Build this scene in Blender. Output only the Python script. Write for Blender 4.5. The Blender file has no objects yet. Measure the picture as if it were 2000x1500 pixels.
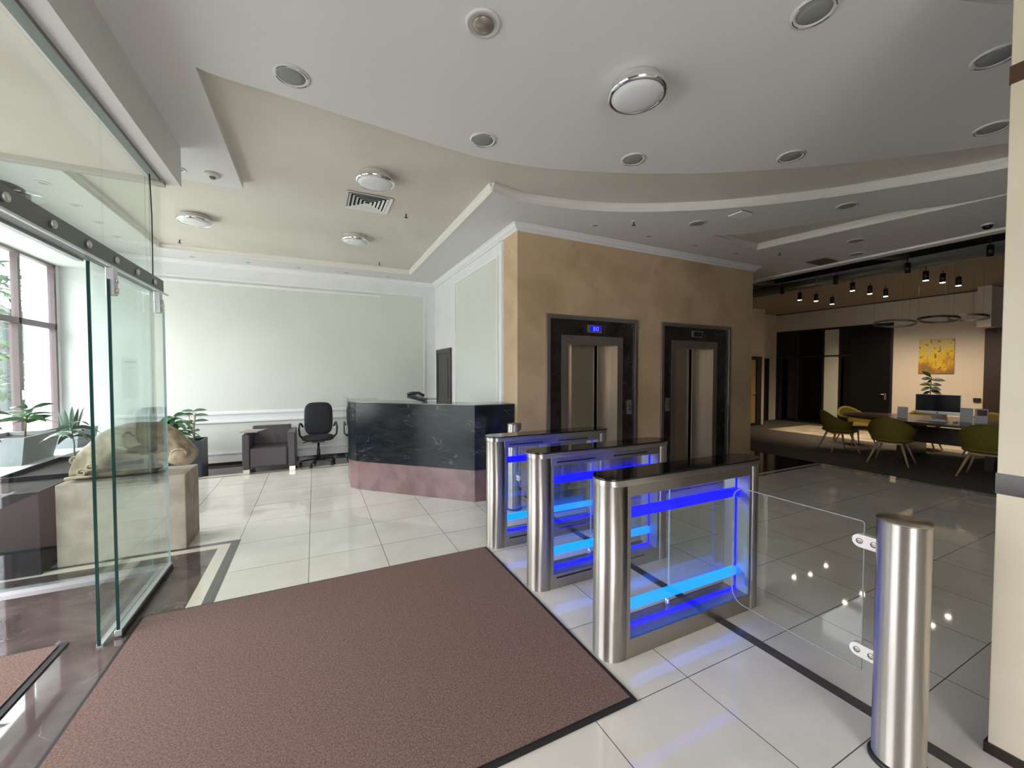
import bpy, bmesh, math, random
from mathutils import Vector, Matrix
from mathutils.geometry import tessellate_polygon
random.seed(7)
PI = math.pi
S = bpy.context.scene
COL = S.collection

# ---------------------------------------------------------------- camera
F = 786.0
YAW = math.atan(386 / 786); PIT = math.atan(22.5 / 786)
fw = Vector((math.sin(YAW) * math.cos(PIT), math.cos(YAW) * math.cos(PIT), -math.sin(PIT)))
rt = Vector((math.cos(YAW), -math.sin(YAW), 0)); up = rt.cross(fw)
cd = bpy.data.cameras.new('camera'); cd.sensor_width = 36; cd.lens = 36 * F / 2000
cd.clip_start = 0.02; cd.clip_end = 200
cam = bpy.data.objects.new('camera', cd); COL.objects.link(cam)
m = Matrix.Identity(4)
for i, v in enumerate((rt, up, -fw)):
    for j in range(3): m[j][i] = v[j]
m.translation = Vector((0, 0, 1.6)); cam.matrix_world = m
S.camera = cam
# ---------------------------------------------------------------- view
S.view_settings.view_transform = 'Standard'; S.view_settings.look = 'None'
S.cycles.transparent_max_bounces = 32
S.view_settings.exposure = 0.0; S.view_settings.gamma = 1.0; S.view_settings.use_curve_mapping = False
# ---------------------------------------------------------------- world: overcast sky
w = bpy.data.worlds.new('sky'); S.world = w; w.use_nodes = True
nt = w.node_tree; nt.nodes.clear()
out = nt.nodes.new('ShaderNodeOutputWorld'); bg = nt.nodes.new('ShaderNodeBackground')
tc = nt.nodes.new('ShaderNodeTexCoord'); sx = nt.nodes.new('ShaderNodeSeparateXYZ'); cr = nt.nodes.new('ShaderNodeValToRGB')
nt.links.new(tc.outputs['Generated'], sx.inputs[0]); nt.links.new(sx.outputs['Z'], cr.inputs[0])
e_ = cr.color_ramp.elements
e_[0].position = 0.0; e_[0].color = (0.17, 0.18, 0.18, 1)
e_[1].position = 0.55; e_[1].color = (0.96, 0.935, 0.99, 1)
x_ = e_.new(0.12); x_.color = (0.34, 0.355, 0.38, 1)
x_ = e_.new(0.25); x_.color = (0.70, 0.71, 0.77, 1)
nt.links.new(cr.outputs[0], bg.inputs[0]); bg.inputs[1].default_value = 18.2
nt.links.new(bg.outputs[0], out.inputs[0])

def area(name, loc, size, direction, power, color, portal=False):
    L = bpy.data.lights.new(name, 'AREA'); L.shape = 'RECTANGLE'; L.size, L.size_y = size
    L.energy = power; L.color = color
    o = bpy.data.objects.new(name, L); COL.objects.link(o); o.location = loc
    o.rotation_euler = Vector(direction).to_track_quat('-Z', 'Y').to_euler()
    if portal: L.cycles.is_portal = True
    o['kind'] = 'helper'
    return o
SKYC = (0.86, 0.97, 1.0)
# daylight through the windows: the long window, the street doors of the vestibule, the glazed front behind the camera
area('window_daylight', (-3.40, 6.61, 1.885), (3.42, 2.61), (1, 0, 0), 1, SKYC, True)
area('vestibule_daylight', (-3.62, 2.25, 1.5), (3.3, 3.0), (1, 0, 0), 1, SKYC, True)
area('front_daylight', (-1.0, -3.62, 1.6), (2.8, 3.2), (0, 1, 0), 1, SKYC, True)

# ---------------------------------------------------------------- materials
MATS = {}
def bs(name, color=(.8, .8, .8), rough=.5, metal=0., spec=.5, emis=None, estr=0., coat=0., aniso=0.):
    if name in MATS: return MATS[name]
    mt = bpy.data.materials.new(name); mt.use_nodes = True
    b = mt.node_tree.nodes['Principled BSDF']
    b.inputs['Base Color'].default_value = (*color, 1); b.inputs['Roughness'].default_value = rough
    b.inputs['Metallic'].default_value = metal; b.inputs['Specular IOR Level'].default_value = spec
    b.inputs['Coat Weight'].default_value = coat; b.inputs['Anisotropic'].default_value = aniso
    if emis: b.inputs['Emission Color'].default_value = (*emis, 1); b.inputs['Emission Strength'].default_value = estr
    MATS[name] = mt; return mt
def nodes(mt): return mt.node_tree, mt.node_tree.nodes, mt.node_tree.links, mt.node_tree.nodes['Principled BSDF']
def noise(mt, scale, c1, c2, p1=.35, p2=.65, detail=6, dist=0., stretch=(1, 1, 1), bump=0., rough=None, coord='Object'):
    t, n, l, b = nodes(mt)
    tc = n.new('ShaderNodeTexCoord'); mp = n.new('ShaderNodeMapping'); mp.inputs['Scale'].default_value = stretch
    nz = n.new('ShaderNodeTexNoise'); nz.inputs['Scale'].default_value = scale; nz.inputs['Detail'].default_value = detail
    nz.inputs['Distortion'].default_value = dist
    r = n.new('ShaderNodeValToRGB'); r.color_ramp.elements[0].position = p1; r.color_ramp.elements[1].position = p2
    r.color_ramp.elements[0].color = (*c1, 1); r.color_ramp.elements[1].color = (*c2, 1)
    l.new(tc.outputs[coord], mp.inputs[0]); l.new(mp.outputs[0], nz.inputs[0]); l.new(nz.outputs[0], r.inputs[0]); l.new(r.outputs[0], b.inputs['Base Color'])
    if bump:
        bp = n.new('ShaderNodeBump'); bp.inputs['Strength'].default_value = bump; bp.inputs['Distance'].default_value = .01
        l.new(nz.outputs[0], bp.inputs['Height']); l.new(bp.outputs[0], b.inputs['Normal'])
    return r, nz, mp
def veins(mt, scale, width, color, amount=1., dist=1.5, stretch=(1, 1, 1)):
    """thin light veins mixed over the base colour already linked"""
    t, n, l, b = nodes(mt)
    src = b.inputs['Base Color'].links[0].from_socket if b.inputs['Base Color'].links else None
    tc = n.new('ShaderNodeTexCoord'); nz = n.new('ShaderNodeTexNoise'); nz.inputs['Scale'].default_value = scale; nz.inputs['Detail'].default_value = 8
    nz.inputs['Distortion'].default_value = dist
    mp = n.new('ShaderNodeMapping'); mp.inputs['Scale'].default_value = stretch; l.new(tc.outputs['Object'], mp.inputs[0]); l.new(mp.outputs[0], nz.inputs[0])
    a = n.new('ShaderNodeMath'); a.operation = 'SUBTRACT'; a.inputs[1].default_value = .5; l.new(nz.outputs[0], a.inputs[0])
    c = n.new('ShaderNodeMath'); c.operation = 'ABSOLUTE'; l.new(a.outputs[0], c.inputs[0])
    r = n.new('ShaderNodeValToRGB'); r.color_ramp.elements[0].color = (amount,) * 3 + (1,); r.color_ramp.elements[1].color = (0, 0, 0, 1); r.color_ramp.elements[1].position = width
    l.new(c.outputs[0], r.inputs[0])
    n2 = n.new('ShaderNodeTexNoise'); n2.inputs['Scale'].default_value = scale * 1.7; l.new(tc.outputs['Object'], n2.inputs[0])
    r2 = n.new('ShaderNodeValToRGB'); r2.color_ramp.elements[0].position = .5; r2.color_ramp.elements[1].position = .7; l.new(n2.outputs[0], r2.inputs[0])
    mu = n.new('ShaderNodeMath'); mu.operation = 'MULTIPLY'; l.new(r.outputs[0], mu.inputs[0]); l.new(r2.outputs[0], mu.inputs[1])
    mx = n.new('ShaderNodeMix'); mx.data_type = 'RGBA'; l.new(mu.outputs[0], mx.inputs[0])
    if src: l.new(src, mx.inputs[6])
    else: mx.inputs[6].default_value = b.inputs['Base Color'].default_value
    mx.inputs[7].default_value = (*color, 1); l.new(mx.outputs[2], b.inputs['Base Color'])

def glass(name, tint=(.9, .96, .93), refl=1.0, rough=0.0):
    if name in MATS: return MATS[name]
    mt = bpy.data.materials.new(name); mt.use_nodes = True; t = mt.node_tree; n = t.nodes; l = t.links; n.clear()
    o = n.new('ShaderNodeOutputMaterial'); mx = n.new('ShaderNodeMixShader'); tr = n.new('ShaderNodeBsdfTransparent'); gl = n.new('ShaderNodeBsdfGlossy')
    tr.inputs[0].default_value = (*tint, 1); gl.inputs['Roughness'].default_value = rough; gl.inputs[0].default_value = (1, 1, 1, 1)
    g = n.new('ShaderNodeNewGeometry'); d = n.new('ShaderNodeVectorMath'); d.operation = 'DOT_PRODUCT'
    l.new(g.outputs['Normal'], d.inputs[0]); l.new(g.outputs['Incoming'], d.inputs[1])
    a = n.new('ShaderNodeMath'); a.operation = 'ABSOLUTE'; l.new(d.outputs['Value'], a.inputs[0])
    s = n.new('ShaderNodeMath'); s.operation = 'SUBTRACT'; s.inputs[0].default_value = 1; l.new(a.outputs[0], s.inputs[1])
    p = n.new('ShaderNodeMath'); p.operation = 'POWER'; p.inputs[1].default_value = 5; l.new(s.outputs[0], p.inputs[0])
    q = n.new('ShaderNodeMath'); q.operation = 'MULTIPLY_ADD'; q.inputs[1].default_value = .9 * refl; q.inputs[2].default_value = .045 * refl; l.new(p.outputs[0], q.inputs[0])
    l.new(q.outputs[0], mx.inputs[0]); l.new(tr.outputs[0], mx.inputs[1]); l.new(gl.outputs[0], mx.inputs[2]); l.new(mx.outputs[0], o.inputs[0])
    MATS[name] = mt; return mt
def emit(name, color, strength):
    return bs(name, (0, 0, 0), .5, emis=color, estr=strength)

white = bs('white_paint', (.78, .78, .765), .6); noise(white, 3, (.76, .76, .745), (.80, .80, .785))
soffit_m = bs('soffit_paint', (.74, .73, .71), .7)
beige_ceil = bs('beige_ceiling_paint', (.60, .555, .47), .75); noise(beige_ceil, 1.2, (.64, .60, .52), (.70, .66, .58))
panel_m = bs('cream_wall_panel', (.74, .73, .62), .65); noise(panel_m, 1.0, (.66, .68, .61), (.70, .72, .65))
molding = bs('white_molding', (.82, .82, .81), .45)
lift_stone = bs('beige_marble', (.5, .42, .3), .18, spec=.5); noise(lift_stone, 1.6, (.50, .355, .205), (.66, .49, .305), .3, .7, 8, .6); veins(lift_stone, 1.8, .008, (.25, .17, .09), .55)
dark_marble = bs('dark_marble', (.02, .015, .013), .12); noise(dark_marble, 4, (.012, .009, .008), (.04, .028, .022), .3, .75); veins(dark_marble, 2.2, .006, (.35, .28, .22), .6)
desk_stone = bs('desk_black_stone', (.02, .025, .028), .16, spec=.32); noise(desk_stone, 3, (.008, .010, .013), (.020, .024, .028), .3, .7, 8, 1.2, (1, 1, 4)); veins(desk_stone, 1.7, .012, (.20, .20, .19), .7, stretch=(1, 1, 3.2))
desk_base = bs('desk_base_stone', (.16, .10, .10), .3); noise(desk_base, 4, (.15, .092, .088), (.26, .165, .16), .3, .7, 8, .5); veins(desk_base, 3, .012, (.36, .28, .26), .35)
brown_marble = bs('brown_marble', (.1, .08, .075), .03); noise(brown_marble, 2.2, (.05, .038, .035), (.15, .115, .105), .3, .72, 9, 1.0); veins(brown_marble, 1.5, .008, (.36, .26, .2), .55)
steel = bs('brushed_steel', (.64, .60, .55), .44, 1.0)
def brushed(mt, an=1.0):
    t, n, l, b = nodes(mt); tg = n.new('ShaderNodeTangent'); tg.direction_type = 'RADIAL'; tg.axis = 'Z'
    b.inputs['Anisotropic'].default_value = an; b.inputs['Anisotropic Rotation'].default_value = .25; l.new(tg.outputs[0], b.inputs['Tangent'])
brushed(steel)
lift_steel = bs('lift_door_steel', (.60, .51, .38), .38, 1.0)
steel_dk = bs('steel_dark', (.42, .38, .33), .33, 1.0)
chrome = bs('chrome', (.85, .85, .85), .06, 1.0)
alu = bs('aluminium', (.72, .74, .74), .35, .9)
black_glass = bs('black_glass', (.006, .006, .007), .03, 0, .6)
black = bs('black_plastic', (.012, .012, .013), .4)
fabric_bk = bs('black_fabric', (.01, .01, .014), .8)
leather = bs('brown_leather', (.06, .045, .05), .38); noise(leather, 90, (.055, .042, .046), (.075, .058, .062), bump=.1)
wood_dk = bs('dark_wood', (.05, .042, .038), .4)
concrete = bs('cream_limestone', (.50, .43, .34), .8); noise(concrete, 7, (.30, .25, .195), (.42, .355, .285), .3, .6, 10, .4, bump=.25)
sculpt_m = bs('carved_stone', (.5, .42, .3), .6); noise(sculpt_m, 6, (.17, .12, .07), (.50, .40, .27), .30, .60, 10, 1.2, bump=.6)
slate = bs('slate_planter', (.035, .045, .06), .45)
grey_pot = bs('grey_planter', (.30, .32, .33), .5)
black_pot = bs('black_planter', (.006, .007, .010), .6, spec=.25)
soil = bs('soil', (.03, .02, .015), .95)
leaf_m = bs('leaf', (.05, .16, .05), .35); noise(leaf_m, 9, (.03, .11, .035), (.09, .24, .08))
leaf_g = bs('grey_leaf', (.08, .14, .085), .45)
leaf_dk = bs('dark_leaf', (.01, .022, .01), .35)
stem_m = bs('stem', (.22, .16, .09), .7)
led_blue = emit('blue_light', (0.0, 0.0, 1.0), 3.0)
led_cyan = emit('cyan_light', (0.0, 0.15, 1.0), 3.2)
panel_glass = glass('panel_glass', (.93, .97, .96), 1.0)
clear_glass = glass('clear_glass', (.96, .98, .975), 1.0)
green_glass = glass('green_glass', (.925, .965, .95), 1.2)
upper_glass = glass('upper_glass', (.96, .98, .97), 1.0)
side_glass = glass('side_glass', (.95, .98, .965), 1.2)
edge_glass = bs('glass_edge', (.01, .05, .045), .15)
edge_glint = bs('glass_edge_glint', (.5, .66, .68), .2)  # pale tone paints in the light caught along glass edges
window_glass = glass('window_glass', (.97, .99, .98), 1.0)
tint_glass = glass('lounge_glass', (.10, .11, .11), 1.2)
frost = bs('frosted_glass', (.55, .55, .46), .6)
brown_frame = bs('brown_window_frame', (.13, .085, .09), .35)
grey_rail = bs('grey_rail', (.16, .18, .175), .4, .3)
lamp_diff = bs('lamp_diffuser', (.78, .79, .78), .35)
vent_m = bs('vent_white', (.66, .66, .63), .5)
grille_m = bs('speaker_grille', (.27, .28, .26), .55)
dark_hole = bs('dark_gap', (.01, .01, .01), .9)
screen_m = bs('screen', (.004, .004, .005), .12)
paper = bs('paper', (.62, .60, .62), .7)
duct_m = bs('duct_grey', (.14, .14, .12), .6)
lounge_wall = bs('lounge_wall', (.66, .58, .49), .7)
lounge_ceil = bs('lounge_ceiling', (.36, .33, .29), .8)
carpet_l = bs('lounge_carpet', (.085, .072, .062), .95); noise(carpet_l, 60, (.065, .055, .048), (.105, .09, .078), bump=.2)
rug_m = bs('beige_rug', (.5, .44, .33), .95); noise(rug_m, 2.2, (.36, .31, .23), (.62, .54, .42), .35, .65)
yellow = bs('yellow_fabric', (.30, .25, .02), .75); noise(yellow, 120, (.11, .082, .003), (.17, .125, .005))
lightwood = bs('light_wood', (.42, .29, .15), .5)
table_m = bs('table_dark_wood', (.055, .035, .027), .25)
spot_em = emit('spot_bulb', (1, .86, .66), 60)

# mats: speckled brown carpet
mat_m = bs('brown_mat', (.1, .07, .06), .95)
r, nz, mp = noise(mat_m, 120, (.050, .027, .021), (.27, .172, .14), .38, .62, 10, bump=.2); nz.inputs['Roughness'].default_value = .85
rubber = bs('mat_rubber', (.012, .011, .011), .6)
# floor tiles
tile = bs('floor_tile', (.7, .68, .62), .045, spec=.5)
t, n, l, b = nodes(tile)
tcn = n.new('ShaderNodeTexCoord'); sep = n.new('ShaderNodeSeparateXYZ'); l.new(tcn.outputs['Object'], sep.inputs[0])
def grid(axis, off):
    a = n.new('ShaderNodeMath'); a.operation = 'ADD'; a.inputs[1].default_value = off; l.new(sep.outputs[axis], a.inputs[0])
    d = n.new('ShaderNodeMath'); d.operation = 'DIVIDE'; d.inputs[1].default_value = .6; l.new(a.outputs[0], d.inputs[0])
    f = n.new('ShaderNodeMath'); f.operation = 'FRACT'; l.new(d.outputs[0], f.inputs[0])
    s = n.new('ShaderNodeMath'); s.operation = 'SUBTRACT'; s.inputs[1].default_value = .5; l.new(f.outputs[0], s.inputs[0])
    ab = n.new('ShaderNodeMath'); ab.operation = 'ABSOLUTE'; l.new(s.outputs[0], ab.inputs[0])
    g = n.new('ShaderNodeMath'); g.operation = 'GREATER_THAN'; g.inputs[1].default_value = .4962; l.new(ab.outputs[0], g.inputs[0])
    fl = n.new('ShaderNodeMath'); fl.operation = 'FLOOR'; l.new(d.outputs[0], fl.inputs[0])
    return g, fl
gx, fx = grid('X', 60.06); gy, fy = grid('Y', 59.15)
mxx = n.new('ShaderNodeMath'); mxx.operation = 'MAXIMUM'; l.new(gx.outputs[0], mxx.inputs[0]); l.new(gy.outputs[0], mxx.inputs[1])
cb = n.new('ShaderNodeCombineXYZ'); l.new(fx.outputs[0], cb.inputs[0]); l.new(fy.outputs[0], cb.inputs[1])
wn = n.new('ShaderNodeTexWhiteNoise'); l.new(cb.outputs[0], wn.inputs[0])
nzt = n.new('ShaderNodeTexNoise'); nzt.inputs['Scale'].default_value = 3; nzt.inputs['Detail'].default_value = 8; nzt.inputs['Distortion'].default_value = .8; l.new(tcn.outputs['Object'], nzt.inputs[0])
ad = n.new('ShaderNodeMath'); ad.operation = 'MULTIPLY_ADD'; ad.inputs[1].default_value = .25; l.new(wn.outputs['Value'], ad.inputs[0]); l.new(nzt.outputs[0], ad.inputs[2])
rr = n.new('ShaderNodeValToRGB'); rr.color_ramp.elements[0].position = .3; rr.color_ramp.elements[1].position = .95
rr.color_ramp.elements[0].color = (.60, .575, .50, 1); rr.color_ramp.elements[1].color = (.72, .70, .625, 1); l.new(ad.outputs[0], rr.inputs[0])
mg = n.new('ShaderNodeMix'); mg.data_type = 'RGBA'; l.new(mxx.outputs[0], mg.inputs[0]); l.new(rr.outputs[0], mg.inputs[6]); mg.inputs[7].default_value = (.10, .09, .08, 1)
l.new(mg.outputs[2], b.inputs['Base Color'])
cream_inlay = bs('cream_inlay', (.66, .61, .51), .06)
dark_inlay = bs('dark_inlay', (.085, .08, .078), .08)
column_stone = bs('column_stone', (.60, .56, .44), .35); noise(column_stone, 2.5, (.59, .52, .38), (.67, .595, .45), .3, .7, 8)

# ---------------------------------------------------------------- mesh helpers
class MB:
    def __init__(s): s.v = []; s.f = []; s.sm = []
    def add(s, vs, fs, smooth=False):
        o = len(s.v); s.v += [tuple(x) for x in vs]
        for f in fs: s.f.append([o + i for i in f]); s.sm.append(smooth)
        return s
    def box(s, x0, x1, y0, y1, z0, z1):
        x0, x1 = min(x0, x1), max(x0, x1); y0, y1 = min(y0, y1), max(y0, y1); z0, z1 = min(z0, z1), max(z0, z1)
        vs = [(x, y, z) for z in (z0, z1) for y in (y0, y1) for x in (x0, x1)]
        return s.add(vs, [(0, 2, 3, 1), (4, 5, 7, 6), (0, 1, 5, 4), (2, 6, 7, 3), (0, 4, 6, 2), (1, 3, 7, 5)])
    def rbox(s, cx, cy, cz, sx, sy, sz, rz=0, rx=0, ry=0):
        M = Matrix.Translation((cx, cy, cz)) @ Matrix.Rotation(rz, 4, 'Z') @ Matrix.Rotation(ry, 4, 'Y') @ Matrix.Rotation(rx, 4, 'X')
        vs = [M @ Vector((x, y, z)) for z in (-sz / 2, sz / 2) for y in (-sy / 2, sy / 2) for x in (-sx / 2, sx / 2)]
        return s.add(vs, [(0, 2, 3, 1), (4, 5, 7, 6), (0, 1, 5, 4), (2, 6, 7, 3), (0, 4, 6, 2), (1, 3, 7, 5)])
    def prism(s, poly, z0, z1, smooth=False):
        n = len(poly); vs = [(x, y, z0) for x, y in poly] + [(x, y, z1) for x, y in poly]
        s.add(vs, [tuple(reversed(range(n))), tuple(range(n, 2 * n))]); 
        o = len(s.v) - 2 * n
        for i in range(n): s.f.append([o + i, o + (i + 1) % n, o + n + (i + 1) % n, o + n + i]); s.sm.append(smooth)
        return s
    def lathe(s, prof, c=(0, 0, 0), n=32, M=None, smooth=True):
        vs = []; fs = []
        for r, z in prof:
            for k in range(n):
                a = 2 * PI * k / n; p = Vector((r * math.cos(a), r * math.sin(a), z))
                if M is not None: p = M @ p
                vs.append(p + Vector(c))
        for i in range(len(prof) - 1):
            for k in range(n):
                fs.append((i * n + k, i * n + (k + 1) % n, (i + 1) * n + (k + 1) % n, (i + 1) * n + k))
        s.add(vs, fs, smooth); o = len(s.v) - len(vs)
        s.f.append([o + k for k in reversed(range(n))]); s.sm.append(False)
        s.f.append([o + (len(prof) - 1) * n + k for k in range(n)]); s.sm.append(False)
        return s
    def tube(s, pts, r, n=8, r2=None):
        pts = [Vector(p) for p in pts]; m_ = len(pts); vs = []; fs = []
        for i, p in enumerate(pts):
            d = (pts[min(i + 1, m_ - 1)] - pts[max(i - 1, 0)]).normalized()
            a = d.orthogonal().normalized() if i == 0 else (a - d * a.dot(d)).normalized()
            bb = d.cross(a); rad = r if r2 is None else r + (r2 - r) * i / (m_ - 1)
            for k in range(n):
                t_ = 2 * PI * k / n; vs.append(p + a * math.cos(t_) * rad + bb * math.sin(t_) * rad)
        for i in range(m_ - 1):
            for k in range(n): fs.append((i * n + k, i * n + (k + 1) % n, (i + 1) * n + (k + 1) % n, (i + 1) * n + k))
        s.add(vs, fs, True); o = len(s.v) - len(vs)
        s.f.append([o + k for k in reversed(range(n))]); s.sm.append(False)
        s.f.append([o + (m_ - 1) * n + k for k in range(n)]); s.sm.append(False)
        return s
    def sweep(s, path, prof, closed=False):
        """sweep a (offset, z) profile along a plan polyline; positive offset is to the left of the path"""
        P = [Vector(p) for p in path]; n = len(P); k = len(prof); vs = []; fs = []
        for i in range(n):
            a = P[i] - P[i - 1] if (i > 0 or closed) else P[1] - P[0]
            c = P[(i + 1) % n] - P[i] if (i < n - 1 or closed) else P[-1] - P[-2]
            a.normalize(); c.normalize(); na = Vector((-a.y, a.x)); nc = Vector((-c.y, c.x))
            mm = (na + nc); mm = mm / max(1e-6, mm.length_squared) * 2
            for o_, z_ in prof: vs.append((P[i].x + mm.x * o_, P[i].y + mm.y * o_, z_))
        for i in range(n if closed else n - 1):
            j = (i + 1) % n
            for q in range(k): fs.append((i * k + q, j * k + q, j * k + (q + 1) % k, i * k + (q + 1) % k))
        if not closed: fs += [tuple(range(k)), tuple(reversed(range((n - 1) * k, n * k)))]
        return s.add(vs, fs)
    def leaf(s, base, d, L, W, droop=.3, nseg=6, fold=.15, roll=0):
        base = Vector(base); d = Vector(d).normalized(); side = d.cross(Vector((0, 0, 1)))
        side = side.normalized() if side.length > .05 else Vector((1, 0, 0)); upv = side.cross(d)
        side, upv = side * math.cos(roll) + upv * math.sin(roll), upv * math.cos(roll) - side * math.sin(roll)
        vs = []; fs = []
        for i in range(nseg + 1):
            t_ = i / nseg; c = base + d * L * t_ - Vector((0, 0, 1)) * droop * L * t_ * t_
            w_ = W * math.sin(PI * min(1, t_ * .93 + .05)) ** .8 / 2
            vs += [c - side * w_ + upv * w_ * fold, c, c + side * w_ + upv * w_ * fold]
        for i in range(nseg):
            a = i * 3; fs += [(a, a + 1, a + 4, a + 3), (a + 1, a + 2, a + 5, a + 4)]
        return s.add(vs, fs, True)
    def build(s, name, mt, parent=None, world=True, bevel=0., seg=2):
        me = bpy.data.meshes.new(name); off = Vector((0, 0, 0))
        if world and parent is not None:
            p = parent
            while p is not None: off += Vector(p.location); p = p.parent
        me.from_pydata([tuple(Vector(v) - off) for v in s.v], [], s.f)
        for p, sm_ in zip(me.polygons, s.sm): p.use_smooth = sm_
        bm_ = bmesh.new(); bm_.from_mesh(me); bmesh.ops.recalc_face_normals(bm_, faces=bm_.faces); bm_.to_mesh(me); bm_.free()
        me.materials.append(mt)
        o = bpy.data.objects.new(name, me); COL.objects.link(o)
        if parent is not None: o.parent = parent
        if bevel:
            md = o.modifiers.new('bevel', 'BEVEL'); md.width = bevel; md.segments = seg; md.limit_method = 'ANGLE'; md.angle_limit = math.radians(40)
        return o
def B(*a): return MB().box(*a)
def thing(name, label, cat, loc=(0, 0, 0), rz=0, group=None):
    o = bpy.data.objects.new(name, None); COL.objects.link(o); o.location = loc; o.rotation_euler = (0, 0, rz)
    o.empty_display_size = .1
    o['label'] = label; o['category'] = cat
    if group: o['group'] = group
    return o
def tag(o, label, cat, group=None, kind=None):
    o['label'] = label; o['category'] = cat
    if group: o['group'] = group
    if kind: o['kind'] = kind
    return o
def struct(name, mb, mt, bevel=0., label=None):
    o = mb.build(name, mt, bevel=bevel); o['kind'] = 'structure'
    if label: o['label'] = label
    return o
def copy_tree(o, parent=None):
    c = o.copy(); COL.objects.link(c); c.parent = parent
    for ch in list(o.children): copy_tree(ch, c)
    return c
def dup(o, loc, rz, label, group=None):
    c = copy_tree(o); c.location = loc; c.rotation_euler = (0, 0, rz); c['label'] = label
    if group: c['group'] = group
    return c
def smooth_path(pts, k=6):
    P = [Vector(p) for p in pts]; o = []
    for i in range(len(P) - 1):
        p0 = P[max(i - 1, 0)]; p1 = P[i]; p2 = P[i + 1]; p3 = P[min(i + 2, len(P) - 1)]
        for j in range(k):
            t_ = j / k
            o.append(.5 * ((2 * p1) + (p2 - p0) * t_ + (2 * p0 - 5 * p1 + 4 * p2 - p3) * t_ ** 2 + (3 * p1 - p0 - 3 * p2 + p3) * t_ ** 3))
    o.append(P[-1]); return [tuple(p) for p in o]
def slab(outer, holes, z0, z1):
    """flat slab with holes: underside, top and all edges"""
    loops = [[Vector((x, y, 0)) for x, y in lp] for lp in [outer] + holes]
    tri = tessellate_polygon(loops); flat = [p for lp in loops for p in lp]
    mb = MB(); n = len(flat)
    vs = [(p.x, p.y, z0) for p in flat] + [(p.x, p.y, z1) for p in flat]
    fs = [tuple(t) for t in tri] + [tuple(i + n for i in reversed(t)) for t in tri]
    o = 0
    for lp in loops:
        k = len(lp)
        for i in range(k): fs.append((o + i, o + (i + 1) % k, n + o + (i + 1) % k, n + o + i))
        o += k
    return mb.add(vs, fs)

# ================================================================ SETTING
ZC = 3.46; ZT = 3.54
XW = 2.31; YE = 4.55; YB = 8.4; XL = -3.4; XE = 6.98; XLG = 8.05; XLW = 14.0
# ---- floor
struct('floor', B(-3.6, 8.0, -3.6, 8.4, -.1, 0), tile)
struct('floor_lounge', B(8.0, 14.2, -3.6, 8.6, -.1, .004), carpet_l)
struct('floor_corridor', B(6.98, 8.0, 8.4, 8.6, -.1, .002), carpet_l)
z0, z1 = 0, .0015
# dark border along the back wall with its cream and dark lines
struct('trim_1', B(-2.4, 2.31, 7.6, 8.4, z0, z1), brown_marble)
struct('trim_2', B(-2.4, 2.31, 7.47, 7.6, z0, z1), cream_inlay)
struct('trim_3', B(-2.4, 2.31, 7.44, 7.47, z0, z1), dark_inlay)
# brown marble zone of the entrance
struct('trim_4', MB().box(-3.6, -.807, -3.6, 4.42, z0, z1), brown_marble)
struct('trim_5', MB().box(-.807, -.72, -3.6, 4.51, z0, z1).box(-3.6, -.807, 4.42, 4.51, z0, z1), cream_inlay)
struct('trim_6', MB().box(-.72, -.65, -3.6, 4.575, z0, z1).box(-3.6, -.72, 4.51, 4.575, z0, z1), dark_inlay)
# border of the lift lobby
struct('trim_7', B(2.4, 8.0, 3.97, 4.55, z0, z1), dark_marble)
struct('trim_8', MB().box(2.4, 7.93, 3.9, 3.97, z0, z1).box(7.86, 7.93, -3.6, 3.9, z0, z1), cream_inlay)
struct('trim_9', MB().box(2.4, 7.86, 3.86, 3.9, z0, z1).box(7.82, 7.86, -3.6, 3.86, z0, z1).box(7.93, 8.0, -3.6, 3.97, z0, z1), dark_inlay)
struct('trim_10', B(6.98, 8.0, 4.55, 8.4, z0, z1), dark_marble)
struct('trim_11', B(2.30, 2.37, .2, 3.86, z0, z1), dark_inlay)
# ---- walls
struct('wall_back', B(-3.7, 7.0, 8.4, 8.6, 0, 4.0), white)
struct('wall_backing', MB().box(2.7, 6.4, 4.95, 5.0, 0, 3.4), bs('backing_dark', (.02, .02, .02), .9))  # unseen dark slab added behind the lift doors to stop sky light leaking through
mbp = MB()
struct('trim_12', B(-2.35, 2.06, 8.392, 8.4, .93, 3.17), panel_m)
struct('trim_13', B(-2.35, 2.20, 8.392, 8.4, .22, .74), panel_m)
def frame_xz(x0, x1, za, zb, y, w=.03, d=.02):
    return MB().box(x0 - w, x1 + w, y - d, y, za - w, za).box(x0 - w, x1 + w, y - d, y, zb, zb + w).box(x0 - w, x0, y - d, y, za, zb).box(x1, x1 + w, y - d, y, za, zb)
struct('trim_14', frame_xz(-2.35, 2.06, .93, 3.17, 8.4), molding)
struct('trim_15', MB().box(-2.75, 2.31, 8.37, 8.4, .875, .905).box(-2.75, 2.31, 8.37, 8.4, .735, .765).box(-2.75, 2.31, 8.385, 8.4, .765, .875), molding)
struct('baseboard_back', MB().box(-2.75, 2.31, 8.38, 8.4, .05, .19).box(-2.75, 2.31, 8.37, 8.4, .19, .215), molding)
struct('baseboard_1', B(-2.75, 2.31, 8.375, 8.4, 0, .05), dark_marble)
tag(struct('ceiling_conduit', MB().box(-2.2, 1.2, 8.36, 8.392, 3.085, 3.13), molding), 'white cable conduit running high along the cream back wall', 'conduit')['kind'] = 'thing'
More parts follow.
